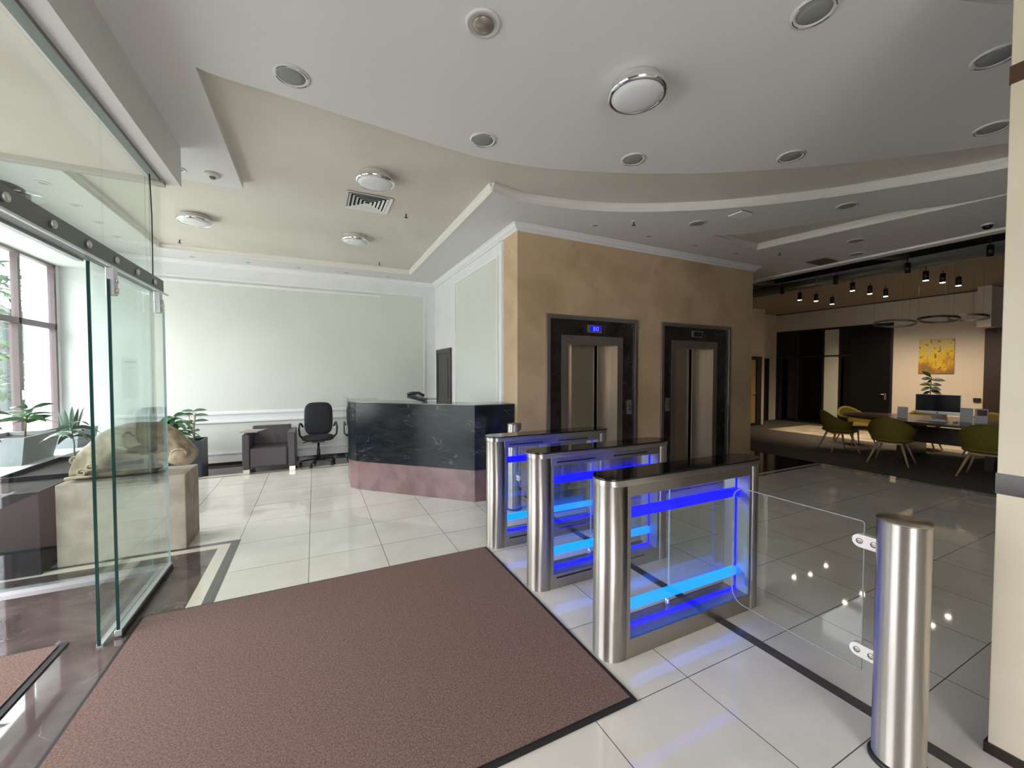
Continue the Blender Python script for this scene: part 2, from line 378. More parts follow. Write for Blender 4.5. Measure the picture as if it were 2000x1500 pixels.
# side wall with the door and the cream panel
struct('wall_side', B(XW, XW + .15, 4.97, 8.45, 0, 4.0), white)
struct('trim_16', B(XW - .008, XW, 5.156, 6.99, .3, 3.19), panel_m)
struct('trim_17', MB().box(XW - .02, XW, 5.126, 7.02, 3.19, 3.22).box(XW - .02, XW, 5.126, 5.156, .3, 3.19).box(XW - .02, XW, 6.99, 7.02, .3, 3.19), molding)
struct('trim_18', B(XW - .02, XW, 4.985, 5.06, 0, 3.39), molding)
d1 = struct('door_1', B(XW - .018, XW + .0, 7.33, 8.13, 0, 1.985), wood_dk)
MB().box(XW - .035, XW, 8.13, 8.22, 0, 2.065).box(XW - .035, XW, 7.25, 7.33, 0, 2.065).box(XW - .035, XW, 7.33, 8.13, 1.985, 2.065).build('door_frame', wood_dk, d1, bevel=.004)
MB().box(XW - .028, XW - .018, 7.43, 8.03, 1.1, 1.88).box(XW - .028, XW - .018, 7.43, 8.03, .15, .95).build('door_panel', wood_dk, d1, bevel=.006)
MB().tube([(XW - .03, 7.45, 1.0), (XW - .06, 7.45, 1.0), (XW - .06, 7.56, 1.0)], .008).build('door_handle', steel, d1)
# lift block: marble faces
struct('wall_lift', MB().box(XW, 2.728, YE, 4.97, 0, 4.0).box(4.299, 4.772, YE, 4.8, 0, 4.0).box(6.384, XE, YE, 4.8, 0, 4.0).box(2.728, 4.299, YE, 4.8, 2.37, 4.0).box(4.772, 6.384, YE, 4.8, 2.37, 4.0), lift_stone)
struct('wall_lift_side', B(XE - .2, XE, 4.8, 8.4, 0, 4.0), lift_stone)
# crown along the walls under the soffit
prof = [(0, ZC), (.085, ZC), (.085, ZC - .012), (.07, ZC - .02), (.055, ZC - .045), (.02, ZC - .07), (.02, ZC - .085), (0, ZC - .085)]
struct('trim_19', MB().sweep([(XE, 8.3), (XE, YE), (XW, YE), (XW, YB), (-2.9, YB)], prof), molding)
# window wall
struct('wall_left', MB().box(-3.75, -3.4, 4.1, 8.6, 0, .56).box(-3.75, -3.4, 4.1, 8.6, 3.19, 4).box(-3.75, -3.4, 8.32, 8.6, .56, 3.19).box(-3.75, -3.4, 4.1, 4.9, .56, 3.19), white)
struct('trim_20', B(-3.4, -2.76, 4.2, 8.4, 3.175, 3.46), white)
sill = struct('trim_21', B(-3.4, -2.78, 4.2, 8.4, .53, .58), bs('sill_stone', (.72, .74, .74), .25), bevel=.005)
struct('wall_left_plinth', B(-3.4, -2.80, 4.2, 8.4, 0, .53), bs('plinth_grey', (.30, .30, .29), .6))
w1 = struct('window_1', MB(), brown_frame) if False else None
def window(name, y0, y1, za, zb, ys, zt, x=-3.42):
    fr = MB(); t_ = .05
    fr.box(x - .05, x + .02, y0, y1, za, za + t_).box(x - .05, x + .02, y0, y1, zb - t_, zb)
    for yy in [y0 + t_ / 2] + ys + [y1 - t_ / 2]: fr.box(x - .05, x + .02, yy - t_ / 2, yy + t_ / 2, za, zb)
    fr.box(x - .05, x + .02, y0, y1, zt - .04, zt + .04)
    o = fr.build(name, brown_frame); o['kind'] = 'structure'
    B(x - .03, x - .02, y0, y1, za, zb).build('window_pane', window_glass, o)
    sa = MB()
    for i, yy in enumerate(ys):
        sa.box(x - .045, x + .035, yy - .09, yy - .025, za + t_, zt - .04)
    sa.build('window_sash', brown_frame, o)
    MB().box(x + .035, x + .06, ys[-1] - .07, ys[-1] - .04, 1.25, 1.37).build('window_handle', alu, o)
    return o
window('window_1', 4.9, 8.32, .58, 3.19, [6.2, 7.49], 2.27)
# vestibule and front shell
struct('ceiling_vestibule', B(-3.6, -1.16, -3.6, 4.13, 3.135, 3.2), beige_ceil)
struct('trim_22', MB().box(-3.6, -1.06, 4.13, 4.2, 3.10, 3.2), bs('vestibule_edge', (.42, .41, .36), .6))
struct('wall_bulkhead', B(-1.16, -.97, -3.6, 4.25, 3.135, 3.7), soffit_m)
struct('wall_vestibule', MB().box(-3.75, -3.6, -3.6, .6, 0, 4).box(-3.75, -3.6, .6, 4.1, 3.0, 4).box(-3.75, -3.6, 3.9, 4.1, 0, 3.0), bs('vestibule_stone', (.10, .085, .075), .5))
struct('wall_front', MB().box(-3.75, -2.4, -3.8, -3.6, 0, 4).box(.4, 14.2, -3.8, -3.6, 0, 4).box(-2.4, .4, -3.8, -3.6, 3.2, 4), white)
fm = MB()
for x_ in (-2.4, -1.45, -.95, -.15, .35): fm.box(x_ - .04, x_ + .04, -3.75, -3.66, 0, 3.2)
fm.box(-2.4, .4, -3.75, -3.66, 2.2, 2.3).box(-2.4, .4, -3.75, -3.66, 0, .08)
struct('window_2', fm, brown_frame)
fm = MB()
for y_ in (.62, 1.45, 2.3, 3.1, 3.88): fm.box(-3.72, -3.65, y_ - .04, y_ + .04, 0, 3.0)
fm.box(-3.72, -3.65, .6, 3.9, 2.2, 2.3)
struct('window_3', fm, brown_frame)
# ---- ceiling
struct('ceiling', B(-3.6, 8.05, -3.6, 8.6, ZT, ZT + .1), beige_ceil)
arc1 = smooth_path([(-.625, 3.10), (-.508, 3.132), (-.144, 3.163), (.316, 3.214), (.915, 3.275), (1.435, 3.29), (2.092, 3.155), (2.981, 2.795), (3.766, 2.335), (4.4, 1.84), (5.082, 1.2), (5.7, .4), (6.1, -.6), (6.2, -1.8), (5.9, -3.0)])
hole = [(2.35 + 2 * math.cos(a), -1.05 + 2 * math.sin(a)) for a in [2 * PI * i / 64 for i in range(64)]]
struct('ceiling_disc', slab([(-3.4, -3.6), (-.96, -3.6), (5.6, -3.6)] + arc1[::-1] + [(-.625, 4.93), (-3.4, 4.93)], [hole], ZC, ZT), soffit_m)
arc2 = smooth_path([(1.66, 3.84), (1.984, 3.915), (2.35, 3.885), (2.844, 3.79), (3.402, 3.565), (4.133, 3.115), (4.847, 2.47), (5.342, 1.83), (5.671, 1.32), (6.1, .4), (6.4, -.8), (6.45, -2.2), (6.3, -3.6)])
tray3 = [(4.87, 3.77), (6.03, 3.88), (6.50, 1.6), (6.62, .6)] + smooth_path([(6.55, .9), (6.43, 1.76), (5.92, 2.46), (5.271, 3.45), (4.9, 3.74)])
struct('ceiling_soffit', slab([(-3.4, 4.931), (-2.06, 4.931), (-2.06, 7.77), (1.66, 7.77)] + arc2 + [(8.05, -3.6), (8.05, 8.6), (-3.4, 8.6)], [tray3], ZC, ZT), soffit_m)
cornice_m = bs('cornice_cream', (.74, .715, .66), .5)
cp = [(0, ZC), (0, ZC - .012), (-.035, ZC - .012), (-.035, ZC + .02), (-.02, ZC + .03), (-.012, ZC + .055), (.03, ZC + .062), (.03, ZT), (.0, ZT)]
# small cornice around the tray: sits on the soffit's edge
prc = [(-.02, ZC - .012), (.045, ZC - .012), (.045, ZC + .0), (.0, ZC + .0), (.0, ZC + .05), (-.035, ZC + .055), (-.035, ZT), (-.0, ZT), (-.02, ZT)]
def cornice(nm, path, side=1):
    # side: direction from the path into the recess
    pr_ = [(side * o, z) for o, z in [(-.02, ZC), (-.02, ZC - .006), (.0, ZC - .008), (.010, ZC + .004), (.010, ZC + .03), (.028, ZC + .052), (.028, ZT), (0, ZT)]]
    struct(nm, MB().sweep(path, pr_), cornice_m)
cornice('trim_23', [(-2.06, 4.931), (-2.06, 7.77), (1.66, 7.77), (1.66, 3.84)], -1)
cornice('trim_24', arc2, -1)
cornice('trim_25', [(4.87, 3.77), (6.03, 3.88), (6.50, 1.6), (6.6, .8)], -1)
# edge of the soffit towards the lounge
struct('trim_26', MB().box(8.03, 8.10, -3.6, 8.6, ZC - .015, 4.2).box(7.95, 8.12, -3.6, 8.6, ZC - .03, ZC), molding)
# lounge shell
struct('ceiling_lounge', B(8.05, 14.2, -3.8, 8.6, 4.15, 4.25), lounge_ceil)
struct('ceiling_lounge_panel', B(10.2, 14.0, -3.6, 8.3, 3.53, 3.6), bs('lounge_ceiling_panel', (.30, .26, .22), .7))
struct('wall_right', MB().box(XLW, XLW + .2, 8.26, 8.6, 0, 4.2).box(XLW, XLW + .2, 3.57, 5.22, 0, 4.2).box(XLW, XLW + .2, 5.22, 8.26, 2.95, 4.2), lounge_wall)
struct('wall_lounge_end', MB().box(12.42, 14.2, 8.3, 8.5, 0, 4.2), lounge_wall)
struct('wall_corridor', MB().box(6.98, 12.42, 7.7, 7.9, 0, 4.2).box(12.3, 12.42, 7.9, 8.5, 0, 4.2), lounge_wall)
struct('wall_lounge_niche', MB().box(XLW - .55, XLW + .2, 3.35, 3.57, 2.62, 4.2).box(XLW + .2, XLW + .4, -3.6, 3.57, 0, 4.2), lounge_wall)
struct('trim_27', B(XLW - .03, XLW, 3.57, 8.3, 3.505, 3.53), wood_dk)
d4 = struct('door_4', B(XLW - .06, XLW + .1, 2.2, 3.56, 0, 2.62), bs('door_brown', (.04, .022, .017), .4))
MB().tube([(XLW - .07, 2.35, 1.0), (XLW - .11, 2.35, 1.0), (XLW - .11, 2.48, 1.0)], .01).build('door_handle', steel, d4)
d5 = struct('door_2', B(11.98, 12.02, 7.655, 7.7, 0.03, 2.0) if False else MB().box(11.3, 11.97, 7.67, 7.7, .03, 1.98), bs('amber_door', (.45, .30, .13), .5))
MB().box(11.97, 12.18, 7.62, 7.7, -.0, 2.08).box(11.2, 11.97, 7.62, 7.7, 1.98, 2.08).box(11.2, 11.97, 7.62, 7.7, 0, .08).box(11.2, 11.3, 7.62, 7.7, .08, 1.98).build('door_frame', black, d5)
MB().tube([(11.93, 7.66, .98), (11.93, 7.61, .98), (11.8, 7.61, .98)], .012).build('door_handle', steel, d5)
d6 = struct('door_3', B(13.40, 13.57, 8.24, 8.3, 0, 2.06), black)
MB().box(13.42, 13.55, 8.232, 8.24, .1, 2.0).build('door_panel', black, d6)
# ---- column on the right
struct('column', MB().box(2.53, 3.15, -.1, .6, 0, 3.46), column_stone, bevel=.003)
struct('trim_28', B(2.527, 3.153, -.103, .603, 1.10, 1.185), dark_marble)
struct('trim_29', B(2.527, 3.153, -.103, .603, 2.757, 2.83), bs('brown_marble_band', (.07, .035, .02), .25))
struct('baseboard_column', B(2.52, 3.16, -.11, .61, 0, .045), dark_marble)

# ================================================================ GLASS ENTRANCE
tb = thing('transom_rail', 'long grey metal transom rail above the sliding glass entrance door', 'door rail', (-1.12, 1.5, 2.22))
MB().box(-1.16, -1.08, -3.4, 4.162, 2.235, 2.335).build('rail_beam', grey_rail, tb)
MB().box(-1.19, -1.16, -3.4, 3.12, 2.225, 2.34).build('rail_cover', alu, tb)
MB().box(-1.08, -1.066, -3.4, 4.226, 2.225, 2.236).build('rail_lip', alu, tb)
for yy in (1.98, 2.30, 2.622, 2.946, 3.286, 3.608, 3.94):
    MB().lathe([(.0, 0), (.02, 0), (.02, .012), (.014, .016), (0, .016)], (-1.08, yy, 2.285), 16, Matrix.Rotation(PI / 2, 4, 'Y')).build('bolt', alu, tb)
ug = thing('upper_glazing', 'fixed green tinted glass panes between transom rail and ceiling', 'glass pane', (-1.11, 2, 2.335))
for ya, yb in ((-3.4, .9), (.905, 3.21), (3.215, 4.226)):
    MB().box(-1.114, -1.102, ya, yb, 2.336, 3.12).build('pane', upper_glass, ug)
MB().box(-1.13, -1.075, -3.4, 4.25, 3.112, 3.136).build('top_channel', bs('channel_grey', (.25, .26, .25), .35, .8), ug)
MB().tube([(-1.1, 3.98, 3.1), (-1.095, 3.99, 2.8), (-1.095, 3.985, 2.6), (-1.1, 4.0, 2.34)], .004).build('cable', black, ug)
sl = thing('sidelight', 'fixed glass sidelight pane behind the sliding door leaf', 'glass pane', (-1.14, 3.7, 0))
MB().box(-1.146, -1.134, 3.115, 4.135, .015, 2.23).build('pane', side_glass, sl)
MB().box(-1.147, -1.133, 3.107, 3.115, .015, 2.23).build('pane_edge', edge_glass, sl)
MB().box(-1.155, -1.125, 3.115, 4.138, 0, .02).build('floor_channel', alu, sl)
sd = thing('sliding_door', 'open frameless sliding glass door leaf hanging from the transom rail', 'door', (-1.08, 3.7, 0))
MB().box(-1.086, -1.074, 3.19, 4.14, .035, 2.15).build('pane', side_glass, sd)
MB().box(-1.087, -1.073, 3.182, 3.19, .02, 2.15).build('pane_edge', edge_glass, sd)
MB().box(-1.087, -1.073, 4.14, 4.146, .035, 2.15).build('pane_edge', edge_glint, sd)
MB().box(-1.098, -1.062, 3.18, 4.146, .012, .05).build('bottom_rail', alu, sd, bevel=.003)
MB().box(-1.060, -1.056, 3.17, 4.146, .004, .03).build('brush_seal', black, sd)
for ya in (3.2, 4.0):
    h_ = MB().box(-1.10, -1.06, ya, ya + .055, 2.06, 2.225).build('hanger', alu, sd, bevel=.004)
    for zz in (2.09, 2.15): MB().lathe([(0, 0), (.017, 0), (.017, .012), (0, .012)], (-1.06, ya + .028, zz), 14, Matrix.Rotation(PI / 2, 4, 'Y')).build('screw', chrome, h_)
vw = thing('vestibule_glazing', 'glass wall of the vestibule standing on a white floor channel', 'glass wall', (-2.3, 4.17, 0))
MB().box(-3.4, -2.30, 4.165, 4.177, .03, 3.11).build('pane', green_glass, vw)
MB().box(-2.295, -1.15, 4.165, 4.177, .03, 3.11).build('pane', green_glass, vw)
MB().box(-3.4, -1.12, 4.14, 4.20, 0, .03).build('floor_channel', alu, vw)
# black sensor on the transom
sn = thing('door_sensor', 'black round motion sensor above the transom rail at the left edge', 'sensor', (-1.215, 2.55, 2.345))
MB().lathe([(0, 0), (.07, 0), (.085, .015), (.088, .035), (.08, .06), (.06, .07), (0, .07)], (-1.215, 2.55, 2.345), 32).build('housing', black, sn)
MB().box(-1.145, -1.125, 2.54, 2.58, 2.36, 2.39).build('lens', black_glass, sn)
# translucent film on the sidelight, drawn in for a reflection
nt_ = thing('reflection_film', 'pale translucent film with faint marks, standing in for a reflection in the sidelight glass', 'reflection film', (-1.15, 3.7, 1.44))
film = glass('reflection_tint', (.94, .94, .93), .8)
MB().box(-1.151, -1.148, 3.55, 3.83, 1.42, 1.70).build('sheet', film, nt_)
MB().box(-1.1475, -1.147, 3.60, 3.66, 1.665, 1.68).box(-1.1475, -1.147, 3.68, 3.79, 1.665, 1.68).box(-1.1475, -1.147, 3.64, 3.74, 1.63, 1.636).build('heading_mark', glass('reflection_mark', (.80, .84, .83), .3), nt_)

# ================================================================ MATS
mt1 = thing('entrance_mat', 'large speckled brown entrance mat lying before the turnstiles', 'mat', (.2, 2.4, 0))
MB().box(-1.03, 1.39, 1.45, 3.37, 0.0016, .010).build('rubber_edge', rubber, mt1)
MB().box(-1.01, 1.365, 1.475, 3.35, .0105, .016).build('pile', mat_m, mt1)
mt2 = thing('entrance_mat', 'brown mat inside the vestibule beyond the marble threshold', 'mat', (-2.3, 2.2, 0))
MB().box(-3.3, -1.32, .6, 3.245, 0.0016, .010).build('rubber_edge', rubber, mt2)
MB().box(-3.28, -1.355, .62, 3.225, .0105, .016).build('pile', mat_m, mt2)

# ================================================================ TURNSTILES
def stadium(hx, r, n=14):
    p = []
    for i in range(n + 1):
        a = -PI / 2 + PI * i / n; p.append((hx + r * math.cos(a), r * math.sin(a)))
    for i in range(n + 1):
        a = PI / 2 + PI * i / n; p.append((-hx + r * math.cos(a), r * math.sin(a)))
    return p
def half(hx, r, sgn, xin, n=18):
    p = [(sgn * xin, -r * sgn), ]
    for i in range(n + 1):
        a = -PI / 2 + PI * i / n; p.append((sgn * (hx + r * math.cos(a)), sgn * r * math.sin(a)))
    p.append((sgn * xin, r * sgn)); return p
R_ = .095
def turnstile(label, slots):
    t = thing('turnstile', label, 'turnstile', (0, 0, 0), group='speed gate turnstiles')
    hx = .58
    for sg in (-1, 1):
        mb = MB().prism(half(hx, R_, sg, .54), 0, .975, True)
        mb.build('end_barrel', steel, t, False)
    MB().prism(stadium(hx, R_ + .004), .975, 1.008, True).build('cap_band', steel, t, False, bevel=.002)
    MB().prism(stadium(hx, R_ + .009), 1.010, 1.020, True).build('glass_top', black_glass, t, False, bevel=.002)
    MB().box(-.54, .54, -R_, R_, .0, .108).build('base', steel_dk, t, False, bevel=.002)
    MB().box(-.54, .54, -R_, R_, .915, .975).build('top_beam', steel_dk, t, False, bevel=.002)
    for sg in (-1, 1):
        MB().box(sg * .54, sg * .515, -R_, R_, .108, .915).build('post', steel_dk if sg < 0 else steel, t, False)
    if slots:
        for xa, xb, za, zb in ((-.49, -.14, .936, .946), (.04, .39, .936, .946), (-.49, -.17, .075, .085), (.05, .37, .075, .085)):
            MB().box(xa, xb, -R_ - .002, -R_ + .004, za, zb).build('sensor_slot', dark_hole, t, False)
    for sg in (-1, 1):
        MB().box(-.515, .515, sg * (R_ - .01), sg * (R_ - .005), .108, .915).build('side_glass', clear_glass, t, False)
    MB().box(-.512, .512, -.012, .012, .755, .81).build('upper_light_bar', led_blue, t, False)['label'] = 'blue glowing light bar'
    MB().box(-.512, .512, -.012, .012, .21, .265).build('lower_light_bar', led_cyan, t, False)['label'] = 'cyan glowing light bar'
    MB().box(-.512, .512, -.006, .006, .1085, .125).build('base_reflection', led_blue, t, False)  # no lamp: glowing strip draws the blue reflection on the base
    MB().box(.508, .513, -.004, .004, .125, .9).build('end_edge_glow', led_blue, t, False)  # no lamp: glow put in for blue light caught at the glass edge
    wing = MB().box(-.08, .44, .03, .038, .18, .885).build('gate_wing', clear_glass, t, False)
    MB().box(-.084, -.08, .03, .038, .18, .885).build('wing_edge', edge_glint, wing, False)
    for za, zb in ((.10, .185), (.875, .92)):
        MB().lathe([(0, za), (.014, za), (.014, zb), (0, zb)], (-.09, .034, 0), 16).build('hinge_pin', chrome, t, False)
    MB().box(.55, .556, -R_ - .001, -R_ + .002, .2, .96).build('access_panel_seam', chrome, t, False)
    return t
T3 = turnstile('nearest steel turnstile with blue lights, beside the glass gate and bollard', False); T3.location = (2.08, 1.785, 0)
T2 = turnstile('middle one of the three blue lit steel turnstiles', True); T2.location = (2.08, 2.585, 0)
T1 = dup(T2, (2.08, 3.385, 0), 0, 'farthest blue lit steel turnstile, in front of the black desk')

def bollard(loc, label, h=1.0, r=.083, sgn=1, gy=(.09, .74)):
    b_ = thing('bollard', label, 'bollard', loc, group='steel bollards beside the turnstiles')
    MB().lathe([(0, 0), (r + .012, 0), (r + .012, .012), (r + .004, .02), (0, .02)], n=48).build('foot_ring', black, b_, False)
    MB().lathe([(0, .02), (r, .02), (r, h - .004), (r - .003, h), (0, h)], n=64).build('post', steel, b_, False)
    MB().lathe([(0, h), (r + .003, h), (r + .003, h + .004), (0, h + .006)], n=64).build('cap', steel_dk, b_, False)
    for z_ in (.39, .87):
        p = [(sgn * .05, z_ - .028)] + [(sgn * (gy[0] + .05 + .028 * math.sin(a)), z_ - .028 * math.cos(a)) for a in [PI * i / 10 for i in range(11)]] + [(sgn * .05, z_ + .028)]
        mb = MB(); n_ = len(p); vs = [(-.014, y_, q) for y_, q in p] + [(.014, y_, q) for y_, q in p]
        fs = [tuple(range(n_)), tuple(reversed(range(n_, 2 * n_)))] + [(i, (i + 1) % n_, n_ + (i + 1) % n_, n_ + i) for i in range(n_)]
        c_ = mb.add(vs, fs).build('glass_clamp', bs('clamp_white', (.75, .72, .70), .35, .3), b_, False)
        for y_ in (gy[0] + .05, gy[0] + .0):
            MB().lathe([(.006, 0), (.012, 0), (.012, .004), (.006, .004)], (-.014, sgn * y_, z_), 14, Matrix.Rotation(-PI / 2, 4, 'Y')).build('screw', steel_dk, c_, False)
    return b_
b1 = bollard((2.13, .745, 0), 'tall steel bollard in the near right corner beside the column')
b2 = bollard((2.09, 4.2, 0), 'steel bollard behind the farthest turnstile, before the black desk', sgn=-1, gy=(.09, .6))
def rrect_yz(x, y0, y1, za, zb, r, th):
    pts = []
    for cy, cz, a0 in ((y1 - r, zb - r, 0), (y0 + .0 + .01, zb - .01, PI / 2), (y0 + .01, za + .01, PI), (y1 - r, za + r, 1.5 * PI)):
        rad = r if cy == y1 - r else .01
        for i in range(9):
            a = a0 + PI / 2 * i / 8; pts.append((cy + rad * math.cos(a), cz + rad * math.sin(a)))
    n_ = len(pts); mb = MB(); vs = [(x, p[0], p[1]) for p in pts] + [(x + th, p[0], p[1]) for p in pts]
    fs = [tuple(range(n_)), tuple(reversed(range(n_, 2 * n_)))] + [(i, (i + 1) % n_, n_ + (i + 1) % n_, n_ + i) for i in range(n_)]
    return mb.add(vs, fs), pts
mb, pts = rrect_yz(2.124, .874, 1.48, .30, .955, .07, .010)
gt = thing('glass_gate', 'clear glass gate panel clamped to the near bollard', 'gate', (2.13, 1.2, 0))
mb.build('pane', clear_glass, gt)
MB().tube([(2.129, y_, z_) for y_, z_ in pts + pts[:1]], .0035, 6).build('pane_edge', bs('pane_rim', (.25, .27, .25), .2), gt)
mb, pts = rrect_yz(2.084, 3.52, 4.07, .30, .955, .07, .010)
gt2 = thing('glass_gate', 'clear glass panel between the far turnstile and its bollard', 'glass panel', (2.09, 3.8, 0))
mb.build('pane', clear_glass, gt2)
MB().tube([(2.089, y_, z_) for y_, z_ in pts + pts[:1]], .003, 6).build('pane_edge', MATS['pane_rim'], gt2)

# ================================================================ RECEPTION DESK
dk = thing('reception_desk', 'angular reception desk of black veined stone on a reddish brown stone base', 'desk', (1.4, 5.4, 0))
outer = [(.50, 5.84), (1.76, 4.62), (XW - .005, 4.62), (XW - .005, 5.0), (1.93, 5.0), (.85, 6.05), (.85, 6.6), (.42, 6.6), (.42, 6.0)]
MB().prism(outer, .39, 1.19).build('counter_front', desk_stone, dk, bevel=.003)
MB().prism([(.52, 5.845), (1.76, 4.622), (XW - .005, 4.622), (XW - .005, 4.98), (1.93, 4.98), (.83, 6.05), (.83, 6.58), (.45, 6.58), (.44, 6.0)], 0, .39).build('base', desk_base, dk, bevel=.003)
MB().prism(outer, 1.192, 1.203).build('counter_top', bs('desk_top_grey', (.16, .18, .18), .08), dk)
ds = thing('glass_screen', 'small clear glass screen at the left end of the reception desk', 'glass screen', (.6, 6.3, 0))
MB().box(.405, .413, 5.98, 6.9, .35, 1.25).build('pane', glass('screen_glass', (.80, .86, .82), 1.1), ds)
ph = thing('desk_phone', 'black office telephone with coiled cord on the reception desk', 'telephone', (1.25, 5.45, 1.215), rz=math.radians(64))
MB().rbox(0, 0, .035, .17, .19, .035, rx=.30).build('phone_base', black, ph, False, bevel=.006)
MB().tube([(-.06, -.085, .065), (-.06, -.03, .10), (-.06, .04, .10), (-.06, .095, .085)], .018, 10).build('handset', black, ph, False)
MB().rbox(.04, .05, .085, .07, .05, .006, rx=.5).build('phone_display', bs('lcd', (.2, .22, .2), .2), ph, False)
MB().tube([(-.06 + .02 * math.cos(t_ * 9) - .002 * t_, -.10 - .03 * t_, .02 + .012 * (1 + math.sin(t_ * 9))) for t_ in [i / 12 for i in range(60)]][:48], .003, 5).build('cord', black, ph, False)

ph.scale = (1.25, 1.25, 1.1)
# ================================================================ SEATING
ac = thing('armchair', 'low brown leather armchair with steel feet against the back wall', 'armchair', (-.66, 7.8, 0))
for xa, xb in ((-1.03, -.925), (-.405, -.29)):
    MB().box(xa, xb, 7.46, 8.16, .07, .625).build('armrest', leather, ac, bevel=.02, seg=3)
MB().box(-.925, -.405, 7.455, 7.98, .09, .40).build('seat_cushion', leather, ac, bevel=.03, seg=3)
mbk = MB(); vs = []; nx, nz_ = 13, 9
for j in range(nz_):
    for i in range(nx):
        x_ = -.95 + .57 * i / (nx - 1); z_ = .34 + .35 * j / (nz_ - 1)
        y_ = 7.93 + .10 * j / (nz_ - 1) + .008 * math.sin(i * 2.1 + j * .8) * math.exp(-((j - 3) ** 2) / 9)
        vs.append((x_, y_, z_))
for j in range(nz_):
    for i in range(nx): x_, y_, z_ = vs[j * nx + i]; vs.append((x_, 8.17, z_))
fs = []
q_ = nx * nz_
for j in range(nz_ - 1):
    for i in range(nx - 1):
        a = j * nx + i; fs += [(a, a + 1, a + nx + 1, a + nx), (q_ + a, q_ + a + nx, q_ + a + nx + 1, q_ + a + 1)]
for i in range(nx - 1): fs += [(i, q_ + i, q_ + i + 1, i + 1), ((nz_ - 1) * nx + i, (nz_ - 1) * nx + i + 1, q_ + (nz_ - 1) * nx + i + 1, q_ + (nz_ - 1) * nx + i)]
for j in range(nz_ - 1): a = j * nx; c_ = a + nx - 1; fs += [(a, a + nx, q_ + a + nx, q_ + a), (c_, q_ + c_, q_ + c_ + nx, c_ + nx)]
mbk.add(vs, fs, True).build('backrest', leather, ac, bevel=.012, seg=3)
for x_ in (-1.02, -.385):
    for y_ in (7.47, 8.07):
        MB().box(x_, x_ + .085, y_, y_ + .085, .0016, .07).build('foot', bs('foot_steel', (.75, .72, .62), .3, .8), ac)
tt = thing('tablet_arm', 'small wooden tray board resting on the armchair\'s left armrest', 'tray', (-.9, 7.6, .625))
MB().lathe([(0, .626), (.03, .626), (.03, .655), (0, .655)], (-.95, 7.62, 0), 16).build('pivot', steel_dk, tt)
MB().prism([(-1.06, 7.47), (-.82, 7.44), (-.70, 7.72), (-1.0, 7.78)], .656, .672).build('board', bs('tray_wood', (.30, .25, .21), .4), tt, bevel=.003)

oc = thing('office_chair', 'black high-backed office swivel chair beside the armchair', 'office chair', (0.05, 7.75, 0), rz=-.04)
# seat (rounded slab)
def cushion(w, d, h, seg=10, power=4):
    """superellipse pillow centred at origin"""
    mb = MB(); nu, nv = 28, 12; vs = []; fs = []
    def se(c, p): return math.copysign(abs(c) ** (2 / p), c)
    for j in range(nv + 1):
        ph_ = -PI / 2 + PI * j / nv
        for i in range(nu):
            th = 2 * PI * i / nu
            vs.append((w / 2 * se(math.cos(ph_), 2.5) * se(math.cos(th), power), d / 2 * se(math.cos(ph_), 2.5) * se(math.sin(th), power), h / 2 * se(math.sin(ph_), 2.5)))
    for j in range(nv):
        for i in range(nu): fs.append((j * nu + i, j * nu + (i + 1) % nu, (j + 1) * nu + (i + 1) % nu, (j + 1) * nu + i))
    return mb.add(vs, fs, True)
def xf(mb, M): mb.v = [tuple(M @ Vector(v)) for v in mb.v]; return mb
xf(cushion(.50, .48, .10), Matrix.Translation((0, -.02, .47))).build('seat', leather if False else fabric_bk, oc, False)
back = xf(cushion(.46, .58, .075), Matrix.Translation((0, .22, .78)) @ Matrix.Rotation(math.radians(82), 4, 'X')).build('backrest', fabric_bk, oc, False)
for k in range(3):
    z_ = .66 + .14 * k
    MB().tube([(-.19, .188 + .02 * k, z_), (0, .182 + .02 * k, z_), (.19, .188 + .02 * k, z_)], .006, 6).build('seam_roll', fabric_bk, back, False)
for sg in (-1, 1):
    MB().tube([(sg * .24, .02, .46), (sg * .29, .02, .52), (sg * .30, .0, .64), (sg * .29, -.02, .70), (sg * .285, .06, .715), (sg * .275, .17, .70), (sg * .25, .22, .64)], .017, 8).build('armrest', black, oc, False)
MB().box(-.1, .1, -.1, .1, .39, .43).build('tilt_mechanism', black, oc, False)
MB().tube([(.0, 0, .415), (-.17, -.04, .41), (-.24, -.05, .395)], .007, 6).build('height_lever', black, oc, False)
MB().lathe([(0, .1), (.028, .1), (.028, .26), (.018, .27), (.018, .40), (0, .40)], n=20).build('gas_column', black, oc, False)
bs_ = MB().lathe([(0, .075), (.045, .075), (.045, .115), (0, .115)], n=20).build('star_base', black, oc, False)
for k in range(5):
    a = 2 * PI * k / 5 + .55; c_, s_ = math.cos(a), math.sin(a)
    lg = MB().tube([(.03 * c_, .03 * s_, .098), (.15 * c_, .15 * s_, .092), (.28 * c_, .28 * s_, .07)], .018, 8, .012).build('leg', black, oc, False)
    M_ = Matrix.Rotation(PI / 2, 4, 'X')
    MB().lathe([(0, -.02), (.026, -.02), (.028, 0), (.026, .02), (0, .02)], (.28 * c_, .28 * s_, .0295), 16, Matrix.Rotation(a, 4, 'Z') @ M_).build('caster', black, oc, False)

